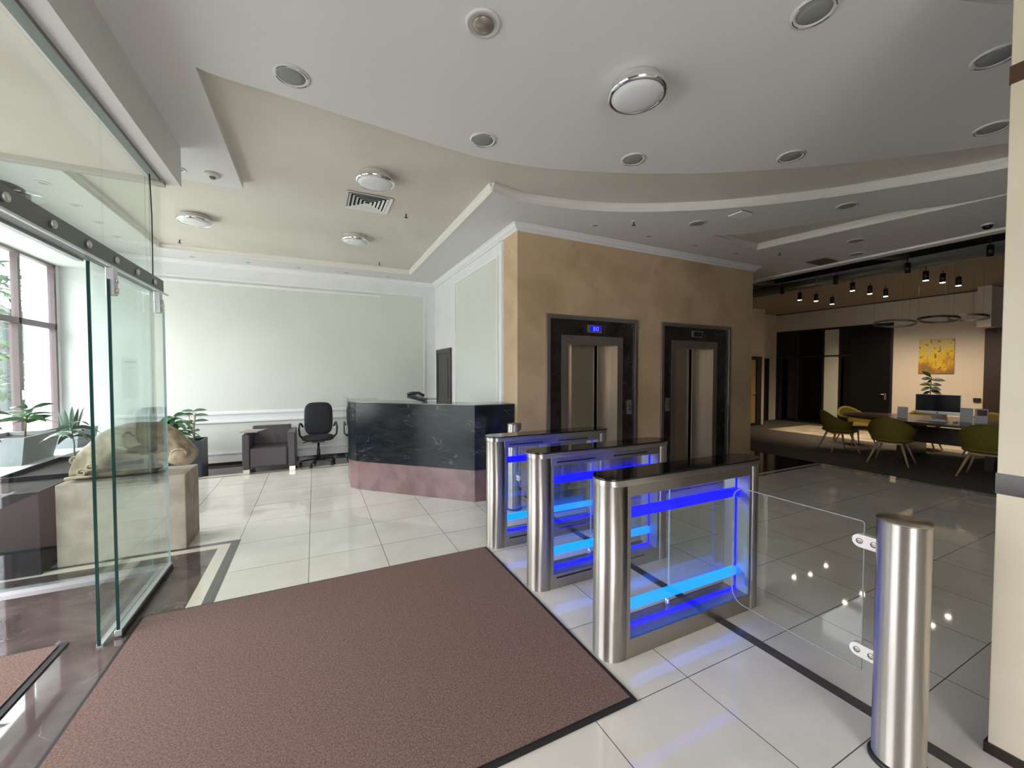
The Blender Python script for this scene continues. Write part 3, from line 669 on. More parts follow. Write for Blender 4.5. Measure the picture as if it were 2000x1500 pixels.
# ================================================================ SCULPTURE AND ITS BLOCK
blk = MB()
B(-1.905, -1.058, 4.545, 5.0, .0016, .682).build('stone_block', concrete, bevel=.008, seg=2)
tag(bpy.data.objects['stone_block'], 'rough cream limestone block carrying the carved sculpture', 'pedestal')
sc = thing('stone_sculpture', 'carved cream stone sculpture of a curled animal form on the limestone block', 'sculpture', (-1.45, 4.76, .682))
top = [(-1.87, .70), (-1.84, .86), (-1.80, .94), (-1.70, 1.05), (-1.60, 1.12), (-1.50, 1.15), (-1.40, 1.155), (-1.28, 1.14), (-1.18, 1.08), (-1.10, .98), (-1.04, .91), (-1.01, .83)]
bot = [(-1.87, .69), (-1.84, .69), (-1.80, .69), (-1.70, .70), (-1.60, .72), (-1.50, .80), (-1.40, .82), (-1.30, .80), (-1.20, .75), (-1.10, .735), (-1.04, .765), (-1.01, .80)]
def interp(tab, x):
    for (a, b_), (c_, d_) in zip(tab, tab[1:]):
        if a <= x <= c_: return b_ + (d_ - b_) * (x - a) / (c_ - a)
    return tab[-1][1]
NX, NA = 44, 24; vs = []; fs = []
for i in range(NX + 1):
    x_ = -1.87 + .86 * i / NX; tz, bz = interp(top, x_), interp(bot, x_); cz, hz = (tz + bz) / 2, max((tz - bz) / 2, .006)
    wy = .175 * (1 - abs((x_ + 1.45) / .47) ** 3 * .45)
    if i in (0, NX): wy *= .4
    for k in range(NA):
        a = 2 * PI * k / NA; c_, s_ = math.cos(a), math.sin(a)
        rr_ = 1 + .06 * math.sin(17 * x_ + 3 * a) + .04 * math.sin(29 * x_ - a * 4)
        vs.append((x_, 4.75 + wy * math.copysign(abs(c_) ** .8, c_) * rr_, cz + hz * rr_ ** .5 * math.copysign(abs(s_) ** .85, s_)))
for i in range(NX):
    for k in range(NA): fs.append((i * NA + k, i * NA + (k + 1) % NA, (i + 1) * NA + (k + 1) % NA, (i + 1) * NA + k))
fs += [tuple(range(NA)), tuple(reversed(range(NX * NA, NX * NA + NA)))]
MB().add(vs, fs, True).build('body', sculpt_m, sc)
# plinth lip of the sculpture under the arch, the curled head and its scrolls
xf(cushion(.55, .26, .075, power=3), Matrix.Translation((-1.55, 4.76, .722))).build('foot_slab', sculpt_m, sc)
xf(cushion(.22, .30, .19, power=2.4), Matrix.Translation((-1.12, 4.72, .835)) @ Matrix.Rotation(.25, 4, 'Y')).build('head', sculpt_m, sc)
def scroll(cx, cz, r, y_, nm='scroll', turns=1.4, th=.012):
    pts = []
    for i in range(26):
        t_ = i / 25; a = t_ * turns * 2 * PI; rr_ = r * (1 - .75 * t_)
        pts.append((cx + rr_ * math.cos(a), y_, cz + rr_ * math.sin(a)))
    return MB().tube(pts, th, 8, th * .6).build(nm, sculpt_m, sc)
scroll(-1.815, .86, .036, 4.635); scroll(-1.70, .80, .034, 4.583); scroll(-1.76, .76, .036, 4.60); scroll(-1.12, .85, .07, 4.59, turns=1.1, th=.014)
MB().tube([(-1.87, 4.62, .71), (-1.8, 4.60, .725), (-1.72, 4.60, .72), (-1.66, 4.6, .73)], .016, 8, .01).build('toe_ridge', sculpt_m, sc)
MB().tube([(-1.55, 4.585, .96), (-1.42, 4.57, .93), (-1.32, 4.575, .91), (-1.22, 4.59, .93)], .02, 8, .012).build('fold_ridge', sculpt_m, sc)

# ================================================================ PLANTS
def planter_box(parent, x0, x1, y0, y1, h, mt, zb=0., taper=0., th=.018):
    t_ = taper
    o = [(x0, y0), (x1, y0), (x1, y1), (x0, y1)]; ib = [(x0 + t_, y0 + t_), (x1 - t_, y0 + t_), (x1 - t_, y1 - t_), (x0 + t_, y1 - t_)]
    i_ = [(x0 + th, y0 + th), (x1 - th, y0 + th), (x1 - th, y1 - th), (x0 + th, y1 - th)]
    vs = [(x, y, zb) for x, y in ib] + [(x, y, zb + h) for x, y in o] + [(x, y, zb + h) for x, y in i_] + [(x, y, zb + h - .05) for x, y in i_]
    fs = [(3, 2, 1, 0)]
    for k in range(4):
        j = (k + 1) % 4; fs += [(k, j, 4 + j, 4 + k), (4 + k, 4 + j, 8 + j, 8 + k), (8 + k, 8 + j, 12 + j, 12 + k)]
    fs.append((12, 13, 14, 15))
    MB().add(vs, fs).build('planter', mt, parent)
    B(x0 + th + .001, x1 - th - .001, y0 + th + .001, y1 - th - .001, zb + h - .06, zb + h - .045).build('soil', soil, parent)
def foliage(parent, cx, cy, z_, n_, L, W, h, mt=None, spread=1., name='leaves', droop=.45, upk=.5):
    mb = MB()
    for k in range(n_):
        a = k * 2.399 + random.uniform(-.3, .3); zz = z_ + h * (k + .5) / n_
        mb.leaf((cx, cy, zz), (math.cos(a) * spread, math.sin(a) * spread, upk * random.uniform(.2, 1.2)), L * random.uniform(.75, 1.15), W * random.uniform(.8, 1.15), droop * random.uniform(.5, 1.2), roll=random.uniform(-.9, .9))
    mb.build(name, mt or leaf_m, parent)
# slate planter beside the armchair, two plants in it
p1 = thing('potted_plant', 'tall slate blue square planter with two leafy plants near the armchair', 'potted plant', (-1.76, 7.76, 0))
planter_box(p1, -1.99, -1.56, 7.56, 7.98, .56, slate, zb=.0016)
MB().tube([(-1.68, 7.74, .50), (-1.685, 7.74, .75), (-1.66, 7.74, .98)], .016, 8, .011).tube([(-1.685, 7.74, .62), (-1.735, 7.74, .80), (-1.74, 7.74, .97)], .009, 8, .006).build('stem', bs('pale_stem', (.45, .40, .28), .7), p1)
mb = MB()
for (a, zz, L_) in ((3.3, .95, .17), (.1, .93, .20), (2.9, 1.0, .16), (.6, 1.0, .18), (3.1, .84, .10), (.2, .84, .20), (3.3, .74, .10), (-.3, .70, .10), (3.4, .67, .09), (4.2, .96, .12), (1.6, .98, .12), (-.1, .59, .10), (3.2, .56, .12)):
    mb.leaf((-1.685, 7.74, zz), (math.cos(a), math.sin(a) - .2, .28), L_, .07, .25, roll=.6 if math.cos(a) < 0 else -.6)
mb.build('leaves', leaf_g, p1)
MB().tube([(-1.90, 7.74, .50), (-1.93, 7.72, .68), (-1.93, 7.72, .80)], .010, 8, .007).build('stem', stem_m, p1)
foliage(p1, -1.92, 7.72, .60, 30, .30, .085, .34, droop=.75, upk=.6)
# long black planter behind the vestibule glass with a thin young tree
p2 = thing('potted_plant', 'big black planter behind the vestibule glass holding a thin stemmed plant', 'potted plant', (-2.4, 4.7, 0))
planter_box(p2, -2.74, -1.96, 4.46, 5.2, .66, black_pot)
MB().tube([(-2.52, 4.85, .58), (-2.50, 4.85, .9), (-2.54, 4.85, 1.12), (-2.51, 4.85, 1.30)], .014, 8, .009).build('stem', stem_m, p2)
foliage(p2, -2.52, 4.85, 1.12, 14, .27, .065, .20, droop=.6, upk=.6)
foliage(p2, -2.51, 4.85, .78, 2, .12, .05, .1)
p3 = thing('potted_plant', 'black trough planter with grey soil beyond the carved sculpture', 'potted plant', (-2.5, 5.9, 0))
planter_box(p3, -2.72, -1.95, 5.35, 6.6, .60, black_pot)
MB().tube([(-2.32, 5.9, .53), (-2.31, 5.9, .82), (-2.33, 5.9, 1.0)], .010, 8, .006).build('stem', bs('green_stem', (.2, .28, .15), .6), p3)
foliage(p3, -2.32, 5.9, .86, 12, .30, .06, .2, leaf_g, droop=.65, upk=.55)
# pots on the sill
p4 = thing('potted_plant', 'wide grey tapered pot with broad green leaves on the window sill', 'potted plant', (-3.06, 6.55, .58))
planter_box(p4, -3.3, -2.84, 6.25, 6.95, .31, grey_pot, zb=.58, taper=.05)
MB().tube([(-3.06, 6.75, .84), (-3.05, 6.75, 1.0), (-3.04, 6.75, 1.10)], .010, 8, .007).build('stem', stem_m, p4)
foliage(p4, -3.04, 6.75, 1.0, 16, .30, .085, .18, droop=.5, upk=.6)
p5 = thing('potted_plant', 'low grey square pot with snake plant blades at the far end of the sill', 'potted plant', (-3.1, 7.75, .58))
planter_box(p5, -3.3, -2.86, 7.42, 7.98, .24, grey_pot, zb=.58, taper=.03)
mb = MB()
for k in range(9):
    a = k * 2.4; mb.leaf((-3.05 + .06 * math.cos(a), 7.7 + .08 * math.sin(a), .77), (.25 * math.cos(a), .25 * math.sin(a), 1), random.uniform(.24, .38), .05, .02, fold=.3)
mb.build('leaves', leaf_g, p5)

# ================================================================ LIFTS
def lift(label, x0, x1, ix0, ix1, ox0, ox1, mid, gap, disp, btn, bright, bz):
    L = thing('lift', label, 'elevator', ((x0 + x1) / 2, YE, 0), group='lift entrances')
    MB().box(x0, x0 + .055, YE - .03, YE + .22, 0, 2.37).box(x1 - .06, x1, YE - .03, YE + .22, 0, 2.37).box(x0 + .055, x1 - .06, YE - .03, YE + .22, 2.315, 2.37).build('outer_frame', steel_dk, L, bevel=.002)
    MB().box(x0 + .055, ix0, YE, YE + .2, 0, 2.315).box(ix1, x1 - .06, YE, YE + .2, 0, 2.315).box(ix0, ix1, YE, YE + .2, 2.105, 2.315).build('marble_surround', dark_marble, L)
    MB().box(ix0, ox0, YE - .006, YE + .2, 0, 2.105).box(ox1, ix1, YE - .006, YE + .2, 0, 2.105).box(ox0, ox1, YE - .006, YE + .2, 1.985, 2.105).build('inner_frame', steel_dk, L)
    ya = YE + .13
    w_ = mid - ox0
    MB().box(ox0, ox0 + .30 * w_, ya + .05, ya + .08, 0.01, 1.985).build('door_leaf', lift_steel, L)
    MB().box(ox0 + .30 * w_, mid, ya + .02, ya + .05, 0.01, 1.985).build('door_leaf', lift_steel, L)
    MB().box(mid, gap, ya + .085, ya + .09, .01, 1.985).build('door_gap', dark_hole, L)
    MB().box(mid, gap - .025, ya + .05, ya + .07, .01, 1.985).build('inner_leaf', steel_dk, L)
    MB().box(gap, gap + .02, ya, ya + .02, .01, 1.985).build('leaf_edge', lift_steel, L)
    MB().box(gap + .02, ox1, ya + .01, ya + .04, .01, 1.985).build('door_leaf', lift_steel, L)
    MB().box(ox0, ox1, ya - .12, ya + .08, 0.0016, .008).build('threshold', alu, L)
    dx0, dx1, dz0, dz1 = disp
    D = MB().box(dx0, dx1, YE - .025, YE, dz0, dz1).build('floor_display', steel, L, bevel=.004)
    MB().box(dx0 + .045, dx1 - .025, YE - .027, YE - .025, dz0 + .016, dz1 - .016).build('display_screen', emit('display_blue', (.0, .0, 1), 1.2) if bright else bs('display_off', (.012, .01, .02), .2), D)
    sg = emit('digit_lit', (.25, .25, 1), 1.3) if bright else bs('digit_dim', (.10, .09, .14), .4)
    def seg(cx, cz, on):
        mb = MB(); w2, h2, t2 = .016, .022, .0035
        P = {'a': (cx - w2, cx + w2, cz + h2 - t2, cz + h2 + t2), 'g': (cx - w2, cx + w2, cz - t2, cz + t2), 'd': (cx - w2, cx + w2, cz - h2 - t2, cz - h2 + t2),
             'b': (cx + w2 - t2, cx + w2 + t2, cz, cz + h2), 'c': (cx + w2 - t2, cx + w2 + t2, cz - h2, cz), 'f': (cx - w2 - t2, cx - w2 + t2, cz, cz + h2), 'e': (cx - w2 - t2, cx - w2 + t2, cz - h2, cz)}
        for k_ in on: xa, xb, za, zb = P[k_]; mb.box(xa, xb, YE - .0285, YE - .027, za, zb)
        mb.build('digit', sg, D)
    cz = (dz0 + dz1) / 2
    if bright: seg((dx0 + dx1) / 2 - .02, cz, 'abcdg'); seg((dx0 + dx1) / 2 + .04, cz, 'abcdef')
    else: seg((dx0 + dx1) / 2 + .01, cz, 'abcdg')
    bx0, bx1 = btn
    bp = MB().box(bx0, bx1, YE - .02, YE, bz[0], bz[1]).build('call_button_plate', steel, L, bevel=.003)
    cx = (bx0 + bx1) / 2
    for zz in (bz[0] + .07, bz[0] + .115):
        MB().lathe([(0, 0), (.012, 0), (.012, .004), (0, .005)], (cx + .01, YE - .02, zz), 16, Matrix.Rotation(PI / 2, 4, 'X')).build('button', black, bp)
    return L
lift('left lift with glowing blue floor display above brushed steel doors', 2.728, 4.299, 2.97, 4.026, 3.079, 3.927, 3.608, 3.68, (3.39, 3.625, 2.152, 2.256), (4.10, 4.19), True, (.99, 1.196))
lift('right lift with unlit floor display above brushed steel doors', 4.772, 6.384, 5.003, 6.059, 5.103, 5.965, 5.518, 5.638, (5.435, 5.68, 2.165, 2.27), (4.875, 4.965), False, (1.0, 1.205))

# ================================================================ CEILING FITTINGS
def speaker(loc, label, dark=False, r=.105):
    s_ = thing('ceiling_speaker', label, 'ceiling speaker', loc, group='round ceiling speakers')
    MB().lathe([(r * .74, -.001), (r * .76, -.010), (r, -.007), (r * 1.02, -.0), (r * .74, 0)], n=40).build('ring', vent_m, s_, False)
    for k in range(4):
        mb = MB(); a0 = PI / 2 * k + .5; vs = []
        for j in range(9):
            a = a0 + j * .1; vs += [(q * math.cos(a), q * math.sin(a), -.0108) for q in (r * .86, r * .90)]
        mb.add(vs, [(2 * j, 2 * j + 1, 2 * j + 3, 2 * j + 2) for j in range(8)]).build('ring_slot', dark_hole, s_, False)
    MB().lathe([(0, -.012), (r * .45, -.011), (r * .74, -.006), (r * .76, -.001), (0, -.001)], n=40).build('grille', grille_m, s_, False)
    return s_
sp0 = speaker((-.103, 2.923, ZC), 'round grey ceiling speaker above the entrance mat, nearest the triangular recess corner')
for (x_, y_), lb in (((2.334, 1.223), 'large round ceiling speaker cut by the top edge, near the column'),
                     ((3.624, .919), 'upper of two ceiling speakers half hidden behind the column'),
                     ((1.237, 3.038), 'round ceiling speaker by the curved edge, below the air valve'),
                     ((2.522, 2.734), 'round ceiling speaker by the curved edge, above the right lift wall corner'),
                     ((3.705, 2.098), 'round ceiling speaker by the curved edge, right of the chrome lamp'),
                     ((4.655, 1.187), 'lower of two ceiling speakers half hidden behind the column'),
                     ((4.316, 3.532), 'small dark ceiling speaker left of the square ceiling plate'),
                     ((5.366, 2.432), 'dark ceiling speaker on the soffit between the two curved recesses'),
                     ((6.881, 3.011), 'upper dark ceiling speaker on the strip before the lounge'),
                     ((7.665, 3.336), 'lower dark ceiling speaker on the strip before the lounge')):
    dup(sp0, (x_, y_, ZC), random.uniform(0, 1), lb)
vl = thing('air_valve', 'round white ceiling air valve near the top edge', 'air valve', (.83, 2.04, ZC))
MB().lathe([(.075, -.0), (.095, -.0), (.093, -.008), (.078, -.014), (.072, -.004)], n=40).build('ring', vent_m, vl, False)
MB().lathe([(0, -.03), (.02, -.03), (.055, -.02), (.06, -.012), (.05, -.006), (0, -.002)], n=40).build('cone', bs('valve_cone', (.35, .33, .27), .25, .5), vl, False)
def lamp(loc, label):
    l_ = thing('ceiling_lamp', label, 'ceiling lamp', loc, group='round chrome rimmed ceiling lamps')
    MB().lathe([(0, 0), (.15, 0), (.155, -.03), (.16, -.055), (0, -.055)], n=48).build('body', vent_m, l_, False)
    MB().lathe([(.158, -.035), (.178, -.040), (.187, -.058), (.185, -.078), (.172, -.090), (.160, -.088), (.156, -.06)], n=56).build('chrome_rim', chrome, l_, False)
    MB().lathe([(0, -.108), (.06, -.106), (.12, -.099), (.160, -.086), (.165, -.06), (0, -.055)], n=56).build('diffuser', lamp_diff, l_, False)
    return l_
l0 = lamp((1.89, 2.02, ZC), 'largest looking chrome rimmed ceiling lamp, on the white ceiling disc')
dup(l0, (.562, 4.195, ZT), 0, 'chrome rimmed ceiling lamp beside the square air diffuser')
dup(l0, (-1.302, 6.25, ZT), 0, 'chrome rimmed ceiling lamp nearest the glass entrance')
dup(l0, (.548, 6.176, ZT), 0, 'chrome rimmed ceiling lamp farthest back, above the reception desk')
vd = thing('air_diffuser', 'square white ceiling air diffuser with concentric louvres', 'air vent', (.57, 4.9, ZT))
mb = MB()
for k in range(6):
    a = .245 - .04 * k; w_ = .012 if k else .025
    z_ = ZT - .012 + .0
    mb.sweep([(.57 - a, 4.9 - a), (.57 + a, 4.9 - a), (.57 + a, 4.9 + a), (.57 - a, 4.9 + a)], [(0, ZT - .014), (w_ + .008, ZT - .006), (w_ + .008, ZT - .002), (0, ZT - .010)], True)
mb.build('louvres', bs('louvre_white', (.8, .8, .76), .5), vd)
B(.57 - .22, .57 + .22, 4.9 - .22, 4.9 + .22, ZT - .003, ZT).build('back_plate', dark_hole, vd)
v2 = thing('air_vent', 'rectangular louvred vent in the dark soffit before the lounge', 'air vent', (7.65, 3.8, ZC))
B(7.43, 7.87, 3.65, 3.96, ZC - .006, ZC - .001).build('frame', steel_dk, v2)
mb = MB()
for k in range(9): mb.rbox(7.65, 3.68 + .031 * k, ZC - .012, .40, .004, .02, rx=.6)
mb.build('slats', bs('vent_slat_dark', (.12, .11, .10), .5), v2)
sq = thing('ceiling_plate', 'white square ceiling fixture on the soffit before the curved recess', 'ceiling fixture', (4.5, 3.1, ZC))
MB().rbox(4.505, 3.10, ZC - .018, .21, .17, .018).build('cover', bs('plate_white', (.85, .82, .80), .4), sq, bevel=.003)
MB().rbox(4.505, 3.10, ZC - .004, .19, .15, .010).build('backing', dark_hole, sq)
def sprinkler(loc, label):
    s_ = thing('sprinkler', label, 'sprinkler', loc, group='ceiling sprinkler heads')
    MB().lathe([(0, 0), (.028, 0), (.026, -.006), (.010, -.010), (0, -.010)], n=20).build('escutcheon', vent_m, s_, False)
    MB().lathe([(0, -.01), (.009, -.01), (.007, -.035), (.004, -.045), (.022, -.048), (.022, -.052), (0, -.052)], n=16).build('head', black, s_, False)
    return s_
s0 = sprinkler((1.03, 5.03, ZT), 'sprinkler head in the cream recess right of the air diffuser')
for (x_, y_, z_), lb in (((-1.74, 7.46, ZT), 'sprinkler head in the cream recess left of the far row of lamps'),
                         ((1.05, 7.42, ZT), 'sprinkler head in the cream recess\'s far right corner'),
                         ((3.551, 3.832, ZC), 'sprinkler head on the soffit above the left lift'),
                         ((6.471, 3.803, ZC), 'sprinkler head on the soffit near the lounge vent')):
    dup(s0, (x_, y_, z_), 0, lb)
tag(MB().lathe([(0, 0), (.01, 0), (.012, -.03), (.004, -.05), (0, -.05)], (-1.9, 2.9, 3.135), 12).build('sprinkler', black), 'tiny sprinkler head in the vestibule\'s cream ceiling', 'sprinkler', 'ceiling sprinkler heads')
dt = thing('smoke_detector', 'white smoke detector on the soffit beside the entrance', 'smoke detector', (-.833, 4.67, ZC))
MB().lathe([(0, 0), (.062, 0), (.062, -.018), (.045, -.03), (0, -.03)], n=32).build('base', bs('detector_cream', (.6, .6, .52), .5), dt, False)
MB().lathe([(0, -.03), (.026, -.03), (.022, -.045), (0, -.048)], n=24).build('sensor_cap', bs('detector_grey', (.2, .2, .19), .5), dt, False)
cmx = thing('security_camera', 'small white dome camera on the soffit edge beside the column', 'camera', (7.6, 1.95, ZC))
MB().lathe([(0, 0), (.06, 0), (.06, -.02), (0, -.02)], n=24).build('base', vent_m, cmx, False)
MB().lathe([(0, -.07), (.03, -.062), (.045, -.04), (.05, -.02), (0, -.02)], n=24).build('dome', black_glass, cmx, False)
def downlight(loc, label, grp):
    d_ = thing('downlight', label, 'downlight', loc, group=grp)
    MB().lathe([(.036, -.001), (.038, -.007), (.056, -.005), (.058, 0), (.036, 0)], n=28).build('trim_ring', bs('downlight_ring', (.72, .74, .72), .3, .2), d_, False)
    MB().lathe([(0, -.003), (.036, -.003), (.036, 0), (0, 0)], n=24).build('lens', bs('downlight_lens', (.55, .56, .55), .2), d_, False)
    return d_
dl0 = downlight((-1.09, 4.70, ZC), 'small unlit downlight at the corner of the entrance bulkhead', 'unlit downlights')
G1 = 'small unlit downlights in a row on the soffit along the back wall'
for i, (x_, y_) in enumerate(((-1.741, 8.13), (-.98, 8.13), (-.217, 8.13), (.557, 8.13), (1.317, 8.13))):
    dup(dl0, (x_, y_, ZC), 0, ('leftmost', 'second from left', 'middle', 'fourth from left', 'rightmost')[i] + ' of the five unlit downlights above the back wall', G1)
G2 = 'unlit downlights in a row behind the tinted glass, above the window'
for i, (x_, y_) in enumerate(((-2.361, 5.618), (-2.36, 6.2), (-2.38, 6.786), (-2.40, 7.379))):
    dup(dl0, (x_, y_, ZC), 0, ('nearest', 'second', 'third', 'farthest')[i] + ' unlit downlight of the row seen through the tinted glass', G2)
G3 = 'unlit downlights in a row on the soffit before the lifts'
for i, (x_, y_) in enumerate(((3.208, 4.15), (4.117, 4.15), (5.018, 4.15), (5.944, 4.15), (7.436, 4.79))):
    dup(dl0, (x_, y_, ZC), 0, ('first downlight from the left, above the left lift', 'second downlight from the left, between the two lifts', 'third downlight from the left, over the right lift', 'fourth downlight, over the right end of the lift wall', 'small downlight past the corner of the lift wall')[i], G3)

# ================================================================ LOUNGE
# black glazed partition
lp = thing('glazed_partition', 'black framed glass partition with a frosted panel in the lounge wall', 'partition', (XLW, 6.7, 0))
y0_, y1_ = 5.22, 8.26
ys_ = [8.26, 7.60, 6.88, 6.45, 6.18, 5.22]
mb = MB().box(XLW - .02, XLW + .05, y0_, y1_, 2.89, 2.95).box(XLW - .02, XLW + .05, y0_, y1_, 0, .05)
for yy in (8.235, 7.60, 6.87, 6.44, 5.245): mb.box(XLW - .02, XLW + .05, yy - .025, yy + .025, 0, 2.9)
mb.box(XLW - .02, XLW + .05, 6.2, 8.2, 2.08, 2.12)
mb.build('frame', black, lp)
B(XLW + .01, XLW + .02, 6.2, 8.235, .05, 2.89).build('pane', tint_glass, lp)
B(XLW + .0, XLW + .012, 6.46, 6.85, .05, 2.89).build('frosted_pane', frost, lp)
dr = B(XLW - .01, XLW + .04, 5.27, 6.19, .02, 2.89).build('door', bs('black_door', (.006, .006, .006), .25), lp)
MB().tube([(XLW - .01, 5.36, 1.0), (XLW - .06, 5.36, 1.0), (XLW - .06, 5.52, 1.0)], .011).box(XLW - .02, XLW - .01, 5.34, 5.38, .86, 1.03).build('door_handle', steel, dr)
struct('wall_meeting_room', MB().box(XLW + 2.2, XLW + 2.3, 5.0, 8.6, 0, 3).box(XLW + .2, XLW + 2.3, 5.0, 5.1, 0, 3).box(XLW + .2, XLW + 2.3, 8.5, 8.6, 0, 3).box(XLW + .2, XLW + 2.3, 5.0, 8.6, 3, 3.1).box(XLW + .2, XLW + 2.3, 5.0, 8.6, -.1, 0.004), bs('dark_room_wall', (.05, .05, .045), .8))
# artwork: plain abstract panel
art = thing('wall_painting', 'yellow and ochre abstract painting on the lounge wall', 'painting', (XLW, 4.3, 1.5))
am = bs('abstract_paint', (.6, .45, .05), .5)
t, n, l, b = nodes(am); tcn = n.new('ShaderNodeTexCoord'); sp_ = n.new('ShaderNodeSeparateXYZ'); l.new(tcn.outputs['Generated'], sp_.inputs[0])
nz = n.new('ShaderNodeTexNoise'); nz.inputs['Scale'].default_value = 3.2; nz.inputs['Detail'].default_value = 5; l.new(tcn.outputs['Generated'], nz.inputs[0])
ma = n.new('ShaderNodeMath'); ma.operation = 'MULTIPLY_ADD'; ma.inputs[1].default_value = 1.1; l.new(nz.outputs[0], ma.inputs[0]); zz_ = n.new('ShaderNodeMath'); zz_.operation = 'MULTIPLY_ADD'; zz_.inputs[1].default_value = .75; zz_.inputs[2].default_value = -.38; l.new(sp_.outputs['Z'], zz_.inputs[0]); l.new(zz_.outputs[0], ma.inputs[2])
r = n.new('ShaderNodeValToRGB'); l.new(ma.outputs[0], r.inputs[0]); e = r.color_ramp.elements
e[0].position = .18; e[0].color = (.25, .13, .03, 1); e[1].position = 1.0; e[1].color = (.50, .42, .16, 1)
for ps, cl in ((.30, (.42, .20, .01)), (.42, (.62, .36, .01)), (.58, (.70, .50, .02)), (.74, (.58, .48, .20))):
    x_ = e.new(ps); x_.color = (*cl, 1)
vo = n.new('ShaderNodeTexNoise'); vo.inputs['Scale'].default_value = 9; l.new(tcn.outputs['Generated'], vo.inputs[0])
r2 = n.new('ShaderNodeValToRGB'); r2.color_ramp.elements[0].position = .60; r2.color_ramp.elements[1].position = .66; l.new(vo.outputs[0], r2.inputs[0])
mx = n.new('ShaderNodeMix'); mx.data_type = 'RGBA'; l.new(r2.outputs[0], mx.inputs[0]); l.new(r.outputs[0], mx.inputs[6]); mx.inputs[7].default_value = (.22, .13, .03, 1); l.new(mx.outputs[2], b.inputs['Base Color'])
B(XLW - .035, XLW - .002, 4.06, 4.70, 1.57, 2.44).build('canvas', am, art, bevel=.004)
# switch box on wall
tag(MB().box(XLW - .05, XLW, 3.60, 3.72, .90, 1.0).build('wall_box', black, bevel=.01), 'small black box mounted on the lounge wall, right of the computer', 'wall box')
# rug
tag(B(11.4, 13.4, 2.6, 6.93, .004, .016).build('area_rug', rug_m), 'pale mottled beige rug on the lounge carpet behind the table', 'rug')
# table: long rounded top on two slab pedestals
tb_ = thing('conference_table', 'long dark wooden table with rounded end on slab legs in the lounge', 'table', (10.3, 2.2, 0))
def oval(cx, cy, ax, ay, p=2.6, n_=64):
    return [(cx + ax * math.copysign(abs(math.cos(t_)) ** (2 / p), math.cos(t_)), cy + ay * math.copysign(abs(math.sin(t_)) ** (2 / p), math.sin(t_))) for t_ in [2 * PI * i / n_ for i in range(n_)]]
def rot(poly, cx, cy, a): c_, s_ = math.cos(a), math.sin(a); return [(cx + (x - cx) * c_ - (y - cy) * s_, cy + (x - cx) * s_ + (y - cy) * c_) for x, y in poly]
MB().prism(oval(10.1, 2.15, .95, 2.35, 2.4), .715, .75, True).build('tabletop', table_m, tb_, bevel=.004)
MB().box(9.75, 10.7, 3.45, 3.55, .005, .715).build('pedestal', table_m, tb_)
MB().box(9.75, 10.7, 2.35, 2.45, .005, .715).build('pedestal', table_m, tb_)
MB().box(10.15, 10.2, 2.45, 3.45, .3, .6).build('stretcher_panel', table_m, tb_)
# chairs
def shell_chair(label):
    c = thing('shell_chair', label, 'chair', (0, 0, 0), group='yellow upholstered chairs around the lounge table')
    # bucket shell: opening towards -Y (front); back at +Y
    mb = MB(); vs = []; fs = []; NA_, NZ = 40, 10
    for side in (0, 1):
        for j in range(NZ + 1):
            for i in range(NA_ + 1):
                a = math.radians(-28) + math.radians(236) * i / NA_
                k = math.sin(a)
                hgt = .44 + (.13 + .25 * max(0, k) ** 1.3 if k > 0 else .13 * (1 + k * .6))
                z_ = .43 + (hgt - .0 - .03) * 0 + (hgt - .03) * 0
                zb, zt = .425, .425 + (.20 + .20 * max(0, k) ** 1.6)
                z_ = zb + (zt - zb) * j / NZ
                rr_ = 1 + .10 * (j / NZ) - .16 * (1 - j / NZ) ** 3
                ax_, ay_ = .285 * rr_, .265 * rr_
                if side: ax_ -= .035; ay_ -= .035
                vs.append((ax_ * math.cos(a), ay_ * math.sin(a) + .02, z_ + (.01 if side == 0 else 0)))
    nn = (NZ + 1) * (NA_ + 1)
    for j in range(NZ):
        for i in range(NA_):
            a = j * (NA_ + 1) + i; fs += [(a, a + 1, a + NA_ + 2, a + NA_ + 1), (nn + a, nn + a + NA_ + 1, nn + a + NA_ + 2, nn + a + 1)]
    for i in range(NA_): a = NZ * (NA_ + 1) + i; fs += [(a, a + 1, nn + a + 1, nn + a), (i, nn + i, nn + i + 1, i + 1)]
    for j in range(NZ): a = j * (NA_ + 1); b2 = a + NA_; fs += [(a, a + NA_ + 1, nn + a + NA_ + 1, nn + a), (b2, nn + b2, nn + b2 + NA_ + 1, b2 + NA_ + 1)]
    mb.add(vs, fs, True).build('shell', yellow, c, False)
    xf(cushion(.53, .52, .12, power=3), Matrix.Translation((0, -.01, .435))).build('seat', yellow, c, False)
    MB().box(-.16, .16, -.16, .16, .36, .385).build('underframe', lightwood, c, False)
    for sx_ in (-1, 1):
        for sy_ in (-1, 1):
            MB().tube([(sx_ * .15, sy_ * .13, .385), (sx_ * .27, sy_ * .24, .005)], .021, 10, .011).build('leg', lightwood, c, False)
    return c
ch0 = shell_chair('yellow shell chair at the left end of the table, turned away')
ch0.location = (9.62, 4.42, 0); ch0.rotation_euler = (0, 0, math.radians(50))
dup(ch0, (9.1, 3.38, 0), math.radians(98), 'yellow shell chair at the middle of the near side, seen from behind')
dup(ch0, (9.1, 2.25, 0), math.radians(92), 'yellow shell chair partly hidden by the column, seen from behind')
dup(ch0, (10.75, 4.62, 0), math.radians(-28), 'yellow shell chair at the far left of the table, only top and legs showing')
dup(ch0, (11.25, 3.72, .009), math.radians(-85), 'yellow shell chair across the table, left of the computer')
dup(ch0, (11.25, 2.80, .009), math.radians(-85), 'yellow shell chair across the table, behind the computer')
